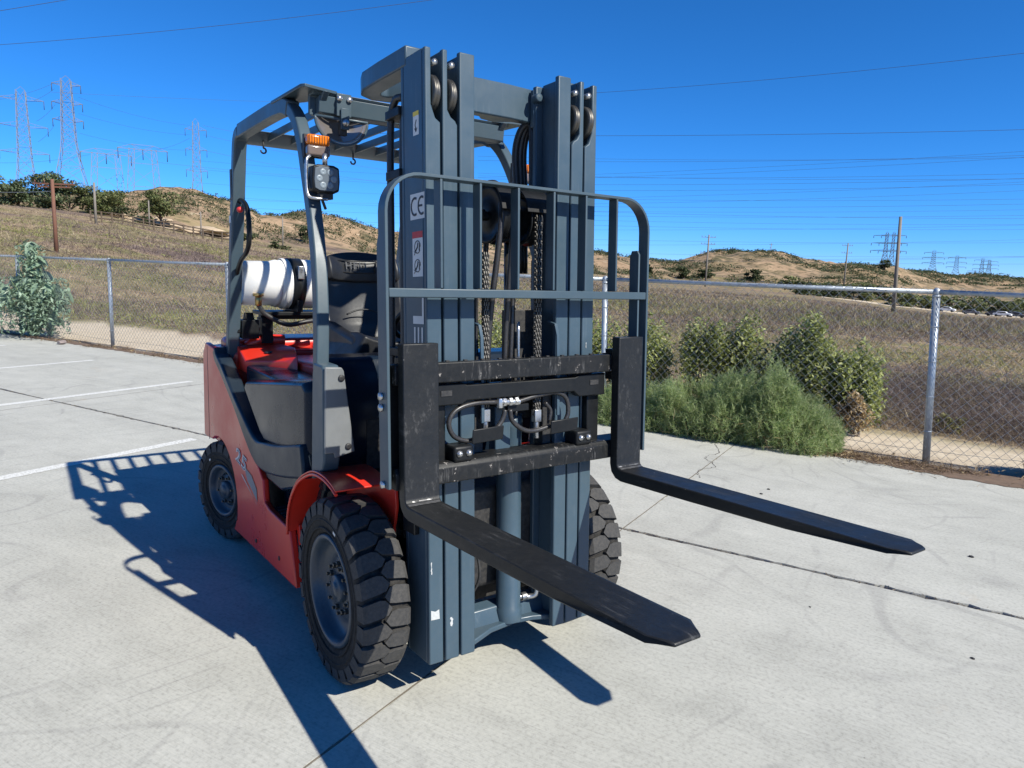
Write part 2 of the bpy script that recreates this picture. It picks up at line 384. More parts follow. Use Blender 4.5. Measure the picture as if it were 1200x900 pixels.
def terrain_h(x, y):
    dx = x-CAM[0]; dy = y-CAM[1]; r = np.hypot(dx, dy)+1e-6; az = np.degrees(np.arctan2(dy, dx)) % 360
    rid = np.interp(az, BEAR, RIDG); rd = np.interp(az, BEAR, RDST); fa = np.interp(az, BEAR, FIELD_A)
    win = np.clip(np.minimum((az-60)/35, (230-az)/35), 0, 1); win = win*win*(3-2*win)
    hc = CAM[2]; rf = np.interp(az, BEAR, RFD)
    hf = hc+rf*np.tan(np.radians(fa)); hr = hc+rd*np.tan(np.radians(rid))
    t1 = np.clip((r-28)/(rf-28), 0, 1); t1 = t1**1.0
    low = -.06+(hf+.06)*t1
    t2 = np.clip((r-rf)/(rd-rf), 0, 1); t2s = t2*t2*(3-2*t2)
    h = np.where(r < rf, low, hf+(hr-hf)*t2s)
    t3 = np.clip((r-rd)/(rd*.6), 0, 1); t3 = t3*t3*(3-2*t3)
    h = np.where(r > rd, hr-(hr-.4*hf-1)*t3*.6, h)
    rough = np.clip((r-rf*.9)/(rd-rf*.9), 0, 1)*np.clip(1-(r-rd*1.6)/rd, .15, 1)
    n1 = fbm(x/46, y/46, 5, 3)-.5; n2 = np.abs(fbm(x/30, y/30, 5, 5)-.5)
    amp = np.clip((hr-hf)*.62, 0, 12)
    h = h+rough*(n1*1.1-n2*1.3+.12)*amp
    h = h+np.clip((r-12)/60, 0, 1)*(fbm(x/9, y/9, 3, 9)-.5)*.35
    far = np.clip((r-rd*1.7)/1500, 0, 1)
    return -.06+(h+.06)*win*(1-far), r, az, rough*win
def build_terrain():
    a0 = np.arange(95, 190.01, .16); a1 = np.arange(190, 455, 5.)[1:-1]
    az = np.radians(np.concatenate([a0, a1])); na = len(az)
    rr = np.concatenate([np.geomspace(1.2, 60, 60), np.geomspace(62, 1100, 190), np.geomspace(1200, 9000, 14)])
    A, R = np.meshgrid(az, rr, indexing='ij'); X = CAM[0]+R*np.cos(A); Y = CAM[1]+R*np.sin(A)
    H, r, azd, rough = terrain_h(X, Y)
    v = np.stack([X, Y, H], -1).reshape(-1, 3); nr = len(rr)
    v = np.vstack([v, [[CAM[0], CAM[1], -.06]]]); ci = len(v)-1
    i, j = np.meshgrid(np.arange(na), np.arange(nr-1), indexing='ij'); i2 = (i+1) % na
    q = np.stack([i*nr+j, i*nr+j+1, i2*nr+j+1, i2*nr+j], -1).reshape(-1, 4)
    me = bpy.data.meshes.new('ground')
    faces = q.tolist()+[(ci, k*nr, ((k+1) % na)*nr) for k in range(na)]
    me.from_pydata(v.tolist(), [], faces); me.update()
    me.polygons.foreach_set('use_smooth', [True]*len(me.polygons))
    # zones : R sand track, G hills, B dirt at the fence foot
    V = -X*ST+Y*CT; U_ = X*CT+Y*ST
    nz = (fbm(X/1.3, Y/1.3, 4, 21)-.5)
    far_edge = np.interp(U_, [-14, -10, -3, 1, 3], [7.4, 7.0, 6.6, 6.25, 6.2])
    sand = np.clip((far_edge+nz*.9-V)/.18, 0, 1)
    dirt = np.clip((4.98+nz*.35-V)/.12, 0, 1)
    road = ((r > 238) & (r < 262) & (azd < 122)).astype(float)
    sand = np.maximum(sand, road)
    colr = np.zeros((len(v), 4)); colr[:-1, 0] = sand.ravel(); colr[:-1, 1] = np.clip((rough+(fbm(X/20, Y/20, 3, 8)-.5)*.4)*2.2-.2, 0, 1).ravel(); colr[:-1, 2] = dirt.ravel(); colr[:, 3] = 1
    ca = me.color_attributes.new('zone', 'FLOAT_COLOR', 'POINT'); ca.data.foreach_set('color', colr.ravel())
    me.materials.append(EARTH)
    o = bpy.data.objects.new('ground', me); link(o); tag(o, kind='structure')
build_terrain()
def hz(x, y): return float(terrain_h(np.array([x]), np.array([y]))[0][0])
def at(az, r, dz=0.):
    x = CAM[0]+r*math.cos(math.radians(az)); y = CAM[1]+r*math.sin(math.radians(az)); return Vector((x, y, hz(x, y)+dz))

# concrete slabs, jointed
lot = MB(); lot.add([uv(-40, -30, -.10), uv(30, -30, -.10), uv(30, 4.30, -.10), uv(-40, 4.30, -.10)], [(0, 1, 2, 3)])
LOT = lot.build('parking_lot', paint('sub_base', (.10, .09, .075), .9), None); tag(LOT, kind='structure')
def slab(u0, u1, v0, v1, g=.006, ragged=False, gu=.0022):
    """one slab; edges chipped a little, corner arrises rounded"""
    rnd = random.Random(hash((round(u0*10), round(v0*10))) & 0xffff)
    pts = []
    def edge(a, b, n, amp):
        for i in range(n):
            t = i/n; p = (a[0]+(b[0]-a[0])*t, a[1]+(b[1]-a[1])*t)
            dx, dy = b[0]-a[0], b[1]-a[1]; L = math.hypot(dx, dy); nx, ny = -dy/L, dx/L
            k = 0 if i == 0 else abs(rnd.gauss(0, amp))*(3.2 if rnd.random() < .12 else 1)
            k = min(k, .02)
            if amp > .02: k = rnd.gauss(0, .02)+.03*math.sin(p[0]*2.1)
            pts.append((p[0]+nx*k, p[1]+ny*k))
    near = (u0 < 4 and u1 > -6 and v1 > -2)
    nn = lambda L: max(2, int(L/(.045 if near else .3)))
    jag = .005
    edge((u0+gu, v0+g), (u1-gu, v0+g), nn(u1-u0), jag if abs(v0-1.6) < .01 else .0006)
    edge((u1-gu, v0+g), (u1-gu, v1-g), nn(v1-v0), .0012)
    edge((u1-gu, v1-g), (u0+gu, v1-g), nn(u1-u0), .03 if ragged else (jag if abs(v1-1.6) < .01 else .0006))
    edge((u0+gu, v1-g), (u0+gu, v0+g), nn(v1-v0), .0012)
    P = [uv(a, b) for a, b in pts]; n = len(P)
    c = sum(P, Vector())/n
    top = [p+(c-p).normalized()*.0018 for p in P]
    mb = MB(); mb.add([(p.x, p.y, 0) for p in top]+[(p.x, p.y, -.005) for p in P]+[(p.x, p.y, -.099) for p in P],
                      [tuple(range(n))]+[(i, (i+1) % n, n+(i+1) % n, n+i) for i in range(n)]+[(n+i, n+(i+1) % n, 2*n+(i+1) % n, 2*n+i) for i in range(n)])
    return mb.build('concrete_slab', CONC, LOT)
US = [-40, -30.8, -24.64, -18.5, -12.3, -6.13, .06, 6.2, 12.4, 30]
VS = [-30, -16, -10, -4.2, 1.6, 4.47]
for a in range(len(US)-1):
    for b in range(len(VS)-1):
        slab(US[a], US[a+1], VS[b], VS[b+1], .011 if b >= 3 else .005, ragged=(b == len(VS)-2))
JF = paint('joint_filler', (.17, .145, .11), .95, dirt=.5, scale=30)
for u in US[1:-1]:
    mb = MB(); segs = np.linspace(-12, 4.4, 90); L = [uv(u-.0035+random.gauss(0, .0008), v, .0006) for v in segs]; R = [uv(u+.0035+random.gauss(0, .0010), v, .0006) for v in segs]; n = len(L)
    mb.add(L+R, [(i, n+i, n+i+1, i+1) for i in range(n-1)]); mb.build('joint_filler', JF, LOT)
# grit filling the worn joint
def grit(u0, u1, v, wd, n, name='joint_gravel'):
    mb = MB()
    for i in range(n):
        u = random.uniform(u0, u1); vv = v+random.gauss(0, wd); s = random.uniform(.002, .007)
        p = uv(u, vv); z = random.uniform(-.006, .002)
        q = [(p.x+random.uniform(-s, s), p.y+random.uniform(-s, s), z+random.uniform(-s, s)*.6) for _ in range(4)]
        mb.add(q, [(0, 1, 2), (0, 2, 3), (0, 3, 1), (1, 3, 2)])
    mb.build(name, paint('grit', (.20, .165, .125), .9, dirt=.5, scale=80), None, kind='stuff', label='loose grit lying in and along the worn joint between the concrete slabs', cat='gravel')
grit(-9, 6, 1.6, .011, 5200)
# thin wandering crack and dirt line in slab (recess shown as a dark sliver of real geometry set in the surface)
def crack(path, w=.003, name='crack'):
    P = smooth_path([(*p, 0) for p in path], 10); mb = MB(); L = []; R = []
    for i, p in enumerate(P):
        t = Vector(P[min(i+1, len(P)-1)])-Vector(P[max(0, i-1)]); nrm = Vector((-t.y, t.x, 0)).normalized()
        j = Vector((random.gauss(0, .006), random.gauss(0, .006), 0)); ww = w*random.uniform(.3, 1.3)
        q = uv(p[0], p[1], .0012)+j; k = Vector((nrm.x*CT-nrm.y*ST, nrm.x*ST+nrm.y*CT, 0))*ww
        L.append(q+k); R.append(q-k)
    n = len(L); mb.add(L+R, [(i, i+1, n+i+1, n+i) for i in range(n-1)])
    mb.build(name, paint('crack_dark', (.11, .10, .09), .9), LOT)
crack([(.12, 2.99), (.05, 3.2), (.12, 3.4), (-.02, 3.65), (.02, 3.9), (-.1, 4.2)], .004)
# painted stall lines, across the lot
for u, v0, v1 in ((-9.02, -9.5, 3.55), (-6.40, -9.5, 3.3), (-3.76, -9.5, 1.45), (-11.66, -9.5, 3.6), (-14.3, -9.5, 3.6)):
    mb = MB(); w = .052
    segs = np.linspace(v0, v1, 60)
    L = [uv(u-w+random.gauss(0, .0012), v, .0022) for v in segs]; R = [uv(u+w+random.gauss(0, .0012), v, .0022) for v in segs]; n = len(L)
    mb.add(L+R, [(i, n+i, n+i+1, i+1) for i in range(n-1)])
    mb.build('parking_line', MARK, None, kind='structure')

# =================================================================================================
#  FORKLIFT
# =================================================================================================
FL = empty('forklift', (0, 0, 0), label='red and grey counterbalance forklift with its forks raised, parked on the concrete', cat='forklift')
def B(mb, name, mat, bevel=.003, tilt=False, parent=None, **kw): return mb.build(name, mat, parent or FL, bevel=bevel, tilt=tilt, **kw)

# ---- wheels
def wheel(xc, side, R, yout, width, rim_r, nlug, front=True):
    """side -1 = right side (towards the camera). wheel > tyre, rim, hub, nuts"""
    s = side; ym = s*(yout-width/2)
    mb = MB(); hw = width/2
    prof = [(rim_r+.004, hw*.80), (rim_r+.02, hw*.93), ((R+rim_r)/2, hw*1.0), (R-.055, hw*.985), (R-.028, hw*.90), (R-.020, hw*.6), (R-.020, -hw*.6), (R-.028, -hw*.90), (R-.055, -hw*.985), ((R+rim_r)/2, -hw), (rim_r+.02, -hw*.93), (rim_r+.004, -hw*.80)]
    mb.lathe(prof, (xc, ym, R), 'y', 72, True, closed=True, d=s)
    # raised sidewall rings
    for rr in (R-.075, rim_r+.03):
        mb.lathe([(rr-.004, hw*.99), (rr-.002, hw*1.02), (rr+.002, hw*1.02), (rr+.004, hw*.99)], (xc, ym, R), 'y', 72, True, d=s)
    ty = mb.build('wheel', RUBBER, FL, fixn=True)
    ty['label'] = ('large front wheel with chunky tread' if front else 'smaller rear steering wheel with chunky tread')
    # tread lugs : two rows of pointed blocks wrapping over the shoulder
    tb = MB(); dth = 2*PI/nlug; gap = .0105/R
    for row in (1, -1):
        for k in range(nlug):
            th0 = k*dth+(dth/2 if row < 0 else 0); jig = 0
            skew = .16*dth
            def P(th, off, r_): return (xc+r_*math.cos(th), ym+s*off, R+r_*math.sin(th))
            # outline (theta, lateral offset, radius top)
            tip = .018
            out = [(th0+gap, hw*.97*row, R-.016), (th0+gap+skew*.5, hw*.80*row, R-.003), (th0+gap+skew, hw*.30*row, R), (th0+gap+dth*.22, .004*row, R), (th0+dth*.62, -.012*row, R),
                   (th0+dth-gap+skew*.6, .010*row, R), (th0+dth-gap+skew, hw*.34*row, R), (th0+dth-gap+skew*.5, hw*.80*row, R-.003), (th0+dth-gap, hw*.97*row, R-.016)]
            # shoulder face down the sidewall
            top = [P(t, o, r_) for t, o, r_ in out]
            bot = [P(t, o, R-.026) for t, o, r_ in out]
            sh = [P(th0+gap*.9, hw*1.012*row, R-.058), P(th0+dth-gap*.9, hw*1.012*row, R-.058)]
            sh2 = [P(th0+gap*.9, hw*.93*row, R-.058), P(th0+dth-gap*.9, hw*.93*row, R-.058)]
            n = len(top); vs = top+bot+sh+sh2
            fs = [(1, 2, 3, 4, 5, 6, 7), (0, 1, 7, 8)]+[(i, i+1, n+i+1, n+i) for i in range(n-1)]+[(0, 8, 2*n+1, 2*n), (0, 2*n, 2*n+2, n), (8, n+8, 2*n+3, 2*n+1)]
            tb.add(vs, fs)
    tb.build('tread_blocks', TREADM, ty, fixn=True)['kind'] = 'stuff'
    # rim: flange ring, deep dish, centre disc
    rb = MB(); dish = .046 if front else .034; yo = hw*.80
    pr = [(rim_r+.006, yo-.004), (rim_r+.006, yo+.010), (rim_r-.004, yo+.014), (rim_r-.014, yo+.008), (rim_r-.018, yo-.012), (rim_r-.030, yo-.03), (rim_r-.036, yo-dish*.8), (rim_r-.055, yo-dish), (.120 if front else .09, yo-dish-.004), (.108 if front else .08, yo-dish+.010), (.001, yo-dish+.010)]
    rb.lathe(pr, (xc, ym, R), 'y', 56, True, d=s)
    rb.lathe([(rim_r+.002, -yo), (rim_r-.02, -yo), (rim_r-.03, 0), (.09, 0), (.001, 0)], (xc, ym, R), 'y', 40, True, d=s)
    rim = rb.build('rim', RIMM, ty)
    hb = MB(); r0 = .052 if front else .048
    hb.lathe([(r0, -.01), (r0, .018), (r0-.006, .024), (.030, .025), (.028, .030), (.001, .031)], (xc, ym+s*(yo-dish+.01), R), 'y', 28, True, d=s)
    hb.build('hub', RIMM, ty)
    nn = 12 if front else 6; rn = .088 if front else .072
    me = None
    for k in range(nn):
        a = 2*PI*k/nn+.2; c = (xc+rn*math.cos(a), ym+s*(yo-dish+.01), R+rn*math.sin(a))
        nb = MB(); nb.lathe([(.0105, -.002), (.0105, .012), (.006, .014), (.006, .024), (.001, .024)], c, 'y', 6, False, d=s)
        nb.build('wheel_nut', CHAINM, ty)
    # small moulded white mark on the sidewall
    if s < 0:
        a0 = math.radians(76) if front else math.radians(128); mk = MB(); ra = R-.045-.045; vs = []
        for i in range(5):
            a = a0-i*.022; 
            for rr in (ra, ra+.010): vs.append((xc+rr*math.cos(a), ym+s*(hw+.0015), R+rr*math.sin(a)))
        mk.add(vs, [(2*i, 2*i+2, 2*i+3, 2*i+1) for i in range(4)]); mk.build('sidewall_mark', DECALW, ty, fixn=False)
    return ty
wheel(0, -1, .334, .574, .176, .198, 26); wheel(0, 1, .334, .576, .180, .198, 26)
for s_ in (-1, 1):      # the rear wheels stand slightly steered
    w_ = wheel(-1.60, s_, .272, .575, .155, .137, 22, False); a_ = math.radians(15); pc = Vector((-1.60, s_*.50, 0))
    w_.rotation_euler = (0, 0, a_); w_.location = pc-Matrix.Rotation(a_, 3, 'Z') @ pc

# ---- body
# counterweight: rounded plan, arched over the rear wheels
cw = [(-1.60, -.40), (-1.66, -.50), (-1.68, -.545), (-1.86, -.545)]+arc(-1.90, -.385, .165, -90, -180, 8, ry=.16)[1:]
cw += [(x, -y) for x, y in cw[::-1]]
mb = MB(); mb.prism(cw, 'z', .50, 1.02)
B(mb, 'counterweight', RED, .02, seg=3)
mb = MB(); cwt = [(-1.72, -.24), (-1.72, -.44), (-1.85, -.47)]+arc(-1.88, -.36, .12, -90, -180, 6)[1:]
cwt += [(x, -y) for x, y in cwt[::-1]]; mb.prism(cwt, 'z', 1.0, 1.075); B(mb, 'counterweight_cap', RED, .03, seg=4)
mb = MB(); mb.box(-2.05, -1.30, -.375, .375, .18, .52); B(mb, 'counterweight_shade_core', DARK, .01)  # lower core, coloured black to give the darkness inside the rear wheel arches
# side panels with the wheel arch, sill and step cut-out
side = [(-1.99, .50), (-1.965, .98), (-1.90, 1.045), (-1.72, 1.035), (-1.60, .965), (-1.51, .895), (-1.075, .655), (-.90, .575), (-.835, .53), (-.815, .43), (-.74, .415), (-.462, .415), (-.385, .186), (-1.36, .125)]
archp = arc(-1.62, .27, .335, -10, 122, 12, ry=.285)
side = side+[(x, z) for x, z in archp]+[(-1.93, .50)]
for s, y0, y1 in ((-1, -.562, -.532), (1, .532, .562)):
    mb = MB(); mb.prism(side, 'y', y0, y1); B(mb, 'side_panel', RED, .007, seg=3)
    mb = MB(); mb.prism([(-.462, .413), (-.385, .188), (-.37, .20), (-.43, .44)], 'y', s*.40, s*.531); B(mb, 'sill_return', RED, .003)
# fender: curled sheet over the front wheel
for s in (-1, 1):
    path = [(-.452, .412), (-.448, .47), (-.425, .54), (-.375, .61), (-.30, .675), (-.20, .725), (-.12, .748), (-.03, .752), (.04, .742), (.085, .728)]
    mb = MB(); P = smooth_path([(*p, 0) for p in path], 4); P = [(p[0], p[1]) for p in P]
    mb.strip(P, .007, 'y', s*.375, s*.575); B(mb, 'fender', RED, .002)
    # rolled lip
    mb = MB(); L = [(x, s*.5725, z-.012) for x, z in P]; mb.tube(L, .006, 8); mb.build('fender_lip', RED, FL)
    mb = MB(); mb.prism([(-.44, .42), (-.42, .55), (-.30, .67), (-.1, .74), (.14, .73), (.15, .66), (.10, .45), (-.40, .38)], 'y', s*.378, s*.366); B(mb, 'inner_wheel_arch', RED if s < 0 else DARK, .002)
# core chassis, axle
mb = MB(); mb.box(-1.35, .10, -.38, .38, .20, .44); mb.box(-1.25, -.30, -.44, .44, .30, .66); mb.tube([(0, -.42, .338), (0, .42, .338)], .07, 16)
B(mb, 'chassis', DARK, .006)
mb = MB(); mb.box(-.24, .20, -.29, .29, .30, .70); B(mb, 'drive_axle_housing', DARK, .02)
# engine hood under the seat
hood = [(-1.60, .60), (-1.60, .985), (-1.52, 1.0), (-.60, 1.035), (-.52, 1.02), (-.48, .60)]
mb = MB(); mb.prism(hood, 'y', -.27, .42); B(mb, 'engine_hood', RED, .018, seg=3)
mb = MB(); mb.box(-1.42, -.30, -.47, -.272, .60, .972); B(mb, 'side_shelf', NAVY, .015, seg=3)
lid = [(-1.615, -.462, 1.050), (-1.455, -.462, .990), (-1.24, -.32, 1.008), (-1.16, -.285, 1.036), (-1.40, -.22, 1.058), (-1.70, -.25, 1.064)]
mb = MB(); n_ = len(lid); mb.add(lid+[(x, y, .93) for x, y, z in lid]+[(-1.47, -.34, 1.034)], [(i, (i+1) % n_, 2*n_) for i in range(n_)]+[(i, (i+1) % n_, n_+(i+1) % n_, n_+i) for i in range(n_)]); B(mb, 'battery_lid', RED, .006, seg=2, angle=50)
mb = MB(); mb.lathe([(.024, 0), (.024, .006), (.012, .009), (.001, .009)], (-1.45, -.34, 1.028), 'z', 16); mb.build('lid_latch', DECALK, FL)
# red radiator cap / rear bits in front of the counterweight
mb = MB(); mb.tube([(-1.66, -.40, 1.04), (-1.66, -.33, 1.075), (-1.64, -.2, 1.075)], [.03, .035, .03], 10); mb.build('hood_hinge', RED, FL)
mb = MB(); mb.box(-2.0, -1.62, .20, .44, 1.06, 1.10); B(mb, 'radiator_cover', RED, .012)
mb = MB(); mb.box(-1.02, -.995, -.25, .40, 1.0, 1.09); B(mb, 'hood_ridge', RED, .006)
# dark side box (fuel tank) with a chamfered, rounded front
mb = MB(); tp = [(-1.20, .93), (-1.235, .90), (-.95, .715), (-.88, .69), (-.30, .735), (-.27, .77), (-.27, 1.03), (-.31, 1.055)]
ys = [(-.545, .045), (-.530, .018), (-.50, 0.0), (-.40, 0.0)]
cxx = sum(p[0] for p in tp)/len(tp); czz = sum(p[1] for p in tp)/len(tp); vs = []; n = len(tp)
for y_, ins in ys:
    for x_, z_ in tp:
        vs.append((x_+(cxx-x_)*ins*2.2, y_, z_+(czz-z_)*ins*2.2))
fs = [tuple(range(n))[::-1], tuple(range(3*n, 4*n))]+[(k*n+i, k*n+(i+1) % n, (k+1)*n+(i+1) % n, (k+1)*n+i) for k in range(3) for i in range(n)]
mb.add(vs, fs); B(mb, 'side_box', NAVY, .02, seg=4, angle=20)
mb = MB(); mb.prism([(-1.22, .90), (-.95, .66), (-.28, .70), (-.28, 1.04), (-1.16, .985)], 'y', .40, .53); B(mb, 'side_box', NAVY, .02, seg=3)
# moulded recess below it and the step
for s in (-1, 1):
    mb = MB(); mb.prism([(-.93, .60), (-.83, .40), (-.46, .40), (-.34, .60), (-.28, .70)], 'y', s*.46, s*.42); B(mb, 'step_recess', NAVY, .01)
    mb = MB(); mb.prism([(-.95, .62), (-.28, .72), (-.28, .69), (-.40, .60), (-.62, .53), (-.83, .53)], 'y', s*.545, s*.47); B(mb, 'step_surround', NAVY, .015, seg=3)
    mb = MB(); mb.box(-.80, -.47, s*.53 if s < 0 else .44, -.44 if s < 0 else .53, .385, .405)
    for k in range(7): mb.box(-.78+k*.045, -.765+k*.045, min(s*.525, s*.445), max(s*.525, s*.445), .4055, .412)
    B(mb, 'step_plate', DARK, .001)
# cowl behind the mast, floor plate, pedals, column, wheel
mb = MB(); mb.prism([(-.36, .66), (-.24, .66), (-.215, .80), (-.215, 1.08), (-.25, 1.145), (-.36, 1.15)], 'y', -.48, .48); B(mb, 'front_cowl', NAVY, .012, seg=3)
mb = MB(); mb.box(-.216, -.212, -.33, -.215, .70, .90); B(mb, 'cowl_opening', DARK, .0)
mb = MB(); mb.box(-.60, -.30, -.40, .40, .60, .63); B(mb, 'floor_plate', DARK, .004)
mb = MB(); mb.tube([(-.28, .03, 1.08), (-.42, .03, 1.25)], .028, 12); mb.build('steering_column', NAVY, FL)
mb = MB(); c = Vector((-.44, .03, 1.27)); ax = Vector((-.16, 0, .18)).normalized(); u_ = Vector((0, 1, 0)); w_ = ax.cross(u_)
mb.tube([c+(u_*math.cos(a)+w_*math.sin(a))*.13 for a in [2*PI*i/32 for i in range(33)]], .012, 8)
for a in (0, 2.1, 4.2): mb.tube([c-ax*.02, c+(u_*math.cos(a)+w_*math.sin(a))*.13], .008, 6)
mb.build('steering_wheel', BLACKP, FL)
# decal on the side panel: swoosh and the number
def flat(poly, y, name, mat, parent=FL):
    mb = MB(); mb.add([(x, y, z) for x, z in poly], [tuple(range(len(poly)))]); return mb.build(name, mat, parent, fixn=False)
def text_mesh(txt, size, shear=0., bold=.0, ext=.0006):
    cu = bpy.data.curves.new('txt', 'FONT'); cu.body = txt; cu.size = size; cu.shear = shear; cu.offset = bold; cu.extrude = ext; cu.align_x = 'CENTER'; cu.align_y = 'CENTER'; cu.resolution_u = 3; cu.space_character = 1.18
    o = bpy.data.objects.new('txt', cu); COL.objects.link(o); dg = bpy.context.evaluated_depsgraph_get()
    me = bpy.data.meshes.new_from_object(o.evaluated_get(dg)); bpy.data.objects.remove(o); return me
def text(name, txt, size, mat, mtx, parent, shear=0., bold=0., ext=.0006):
    me = text_mesh(txt, size, shear, bold, ext); me.materials.clear(); me.materials.append(mat)
    o = bpy.data.objects.new(name, me); link(o, parent); o.matrix_local = mtx; return o
def frame(o, xa, ya):   # matrix with local x along xa, local y along ya
    xa = Vector(xa).normalized(); ya = Vector(ya); ya = (ya-xa*ya.dot(xa)).normalized(); za = xa.cross(ya)
    return Matrix(((xa.x, ya.x, za.x, o[0]), (xa.y, ya.y, za.y, o[1]), (xa.z, ya.z, za.z, o[2]), (0, 0, 0, 1)))
flat([(-1.135, .520), (-1.005, .505), (-.925, .460), (-.915, .400), (-.977, .425), (-1.077, .460)], -.5640, 'decal_grey_swoosh', DECALG)
flat([(-1.19, .468), (-1.16, .466), (-.915, .385), (-.93, .392), (-1.165, .458)], -.5646, 'decal_white_swoosh', DECALW)
fm = frame((-1.190, -.5648, .537), (1, 0, -.12), (.12, 0, 1))
text('number_25_outline', '25', .100, DECALW, fm @ Matrix.Diagonal((1.75, 1, 1, 1)), FL, shear=.15, bold=.0035)
fm = frame((-1.186, -.5658, .535), (1, 0, -.12), (.12, 0, 1))
text('number_25', '25', .100, DECALG, fm @ Matrix.Diagonal((1.75, 1, 1, 1)), FL, shear=.15, bold=-.0015)

for xs in (-1.865,):
    mb = MB(); mb.prism([(xs, .50), (xs+.006, .50), (xs+.012, 1.03), (xs+.006, 1.03)], 'y', -.5628, -.5600); mb.build('panel_gap', DARK, FL)
for x_, z_ in ((-1.30, .20), (-.60, .24), (-.95, .20)):
    mb = MB(); mb.lathe([(.010, -.0005), (.010, .003), (.005, .004), (.001, .004)], (x_, -.562, z_), 'y', 10, d=-1); mb.build('panel_bolt', DARK, FL)
# ---- overhead guard
mb_side = [(-.150, .95), (-.152, 1.10), (-.178, 1.30), (-.232, 1.505), (-.303, 1.67), (-.385, 1.824), (-.458, 1.955), (-.540, 2.055), (-.64, 2.115), (-.76, 2.130), (-1.0, 2.128), (-1.36, 2.118)]
rear = [(-1.36, 2.118), (-1.405, 2.105), (-1.432, 2.07), (-1.45, 2.0), (-1.50, 1.75), (-1.60, 1.30), (-1.675, .97)]
low = [(-1.70, 1.03), (-1.665, .985), (-1.55, .935), (-1.30, .805), (-1.07, .685), (-.96, .642), (-.85, .634), (-.60, .67), (-.29, .742)]
for s in (-1, 1):
    def yy(a, b): return (s*a, s*b) if s > 0 else (s*b, s*a)
    P = smooth_path([(*p, 0) for p in mb_side], 4); P = [(p[0], p[1]) for p in P]
    k = next(i for i, p in enumerate(P) if p[0] < -.60)
    mb = MB(); mb.strip(P[:k+1], [.034+.014*min(1, i/8) for i in range(k+1)], 'y', *yy(.456, .503))
    mb.v = [(x, y+s*.057*max(0, min(1, (2.05-z)/.92)), z) for x, y, z in mb.v]      # the legs splay outwards
    B(mb, 'guard_front_leg', GREYD, .006, seg=3)
    mb = MB(); mb.strip(P[k:], .064, 'y', *yy(.452, .505)); B(mb, 'guard_side_rail', GREYD, .006, seg=2)
    mb = MB(); mb.strip([(*p,) for p in [(q[0], q[1]) for q in smooth_path([(*p, 0) for p in rear], 4)]], .052, 'y', *yy(.443, .505)); B(mb, 'guard_rear_leg', GREYD, .008, seg=3)
    mb = MB(); P = [(q[0], q[1]) for q in smooth_path([(*p, 0) for p in low], 4)]
    w = [.06+.075*max(0, min(1, (x+1.3)/.5)) for x, z in P]
    mb.strip(P, w, 'y', *yy(.49, .5655)); B(mb, 'guard_lower_frame', MOULD, .012, seg=3)
    # pillar base and its lit cover plates
    mb = MB(); mb.prism([(-.190, .70), (-.172, 1.10), (-.160, 1.145), (-.075, 1.145), (-.060, 1.13), (-.060, .80), (-.075, .76)], 'y', *yy(.500, .563)); B(mb, 'pillar_base', GREYD, .008, seg=3)
    mb = MB(); mb.prism([(s*.562, .828), (s*.527, .828), (s*.524, .808), (s*.447, .826), (s*.489, 1.125), (s*.497, 1.138), (s*.559, 1.142)], 'x', -.0595, -.050); B(mb, 'pillar_cover', COVER, .005)
    for zc, yc in ((1.10, .500), (.848, .474)):
        q = MB(); q.lathe([(.012, -.001), (.012, .004), (.006, .005), (.001, .005)], (-.050, s*yc, zc), 'x', 14); q.build('cover_bolt', DECALK, FL)
    # top corner wing plate
    mb = MB(); mb.prism([(-.40, s*.50), (-.44, s*.36), (-.55, s*.36), (-.80, s*.47), (-.80, s*.508), (-.42, s*.512)], 'z', 2.150, 2.162); B(mb, 'guard_corner_plate', GREYD, .002)
    mb = MB(); mb.prism([(-.41, 2.15), (-.53, 2.15), (-.56, 2.08), (-.50, 2.07)], 'y', *yy(.40, .425)); B(mb, 'guard_gusset', GREYD, .003)
mb = MB(); mb.prism([(-.44, 2.152), (-.475, 2.155), (-.50, 2.150), (-.50, 2.075), (-.485, 2.068), (-.485, 2.14), (-.45, 2.14)], 'y', -.455, .455); mb.prism([(-.485, 2.13), (-.44, 2.14), (-.45, 2.078), (-.485, 2.07)], 'y', -.43, .43); B(mb, 'guard_front_crossbar', GREYD, .003)
mb = MB(); mb.prism([(-1.34, 2.13), (-1.42, 2.13), (-1.47, 2.075), (-1.40, 2.085)], 'y', -.45, .45); B(mb, 'guard_rear_crossbar', GREYD, .006)
for k in range(7):
    y0 = -.345+k*.115
    mb = MB(); mb.prism([(-.50, 2.115), (-.50, 2.148), (-1.40, 2.128), (-1.40, 2.090)], 'y', y0-.004, y0+.004)
    mb.prism([(-.50, 2.140), (-.50, 2.148), (-1.40, 2.128), (-1.40, 2.120)], 'y', y0+.004, y0+.032)
    B(mb, 'guard_slat', GREYD, .0015)
for yc in (-.37, .1): # small hooks at the rear
    mb = MB(); mb.tube([(-1.39, yc, 2.09), (-1.39, yc, 2.058)]+[(-1.39, yc+.013*math.sin(a), 2.045+.013*math.cos(a)) for a in [i*.6 for i in range(9)]], .0045, 6); mb.build('tie_hook', DARK, FL)
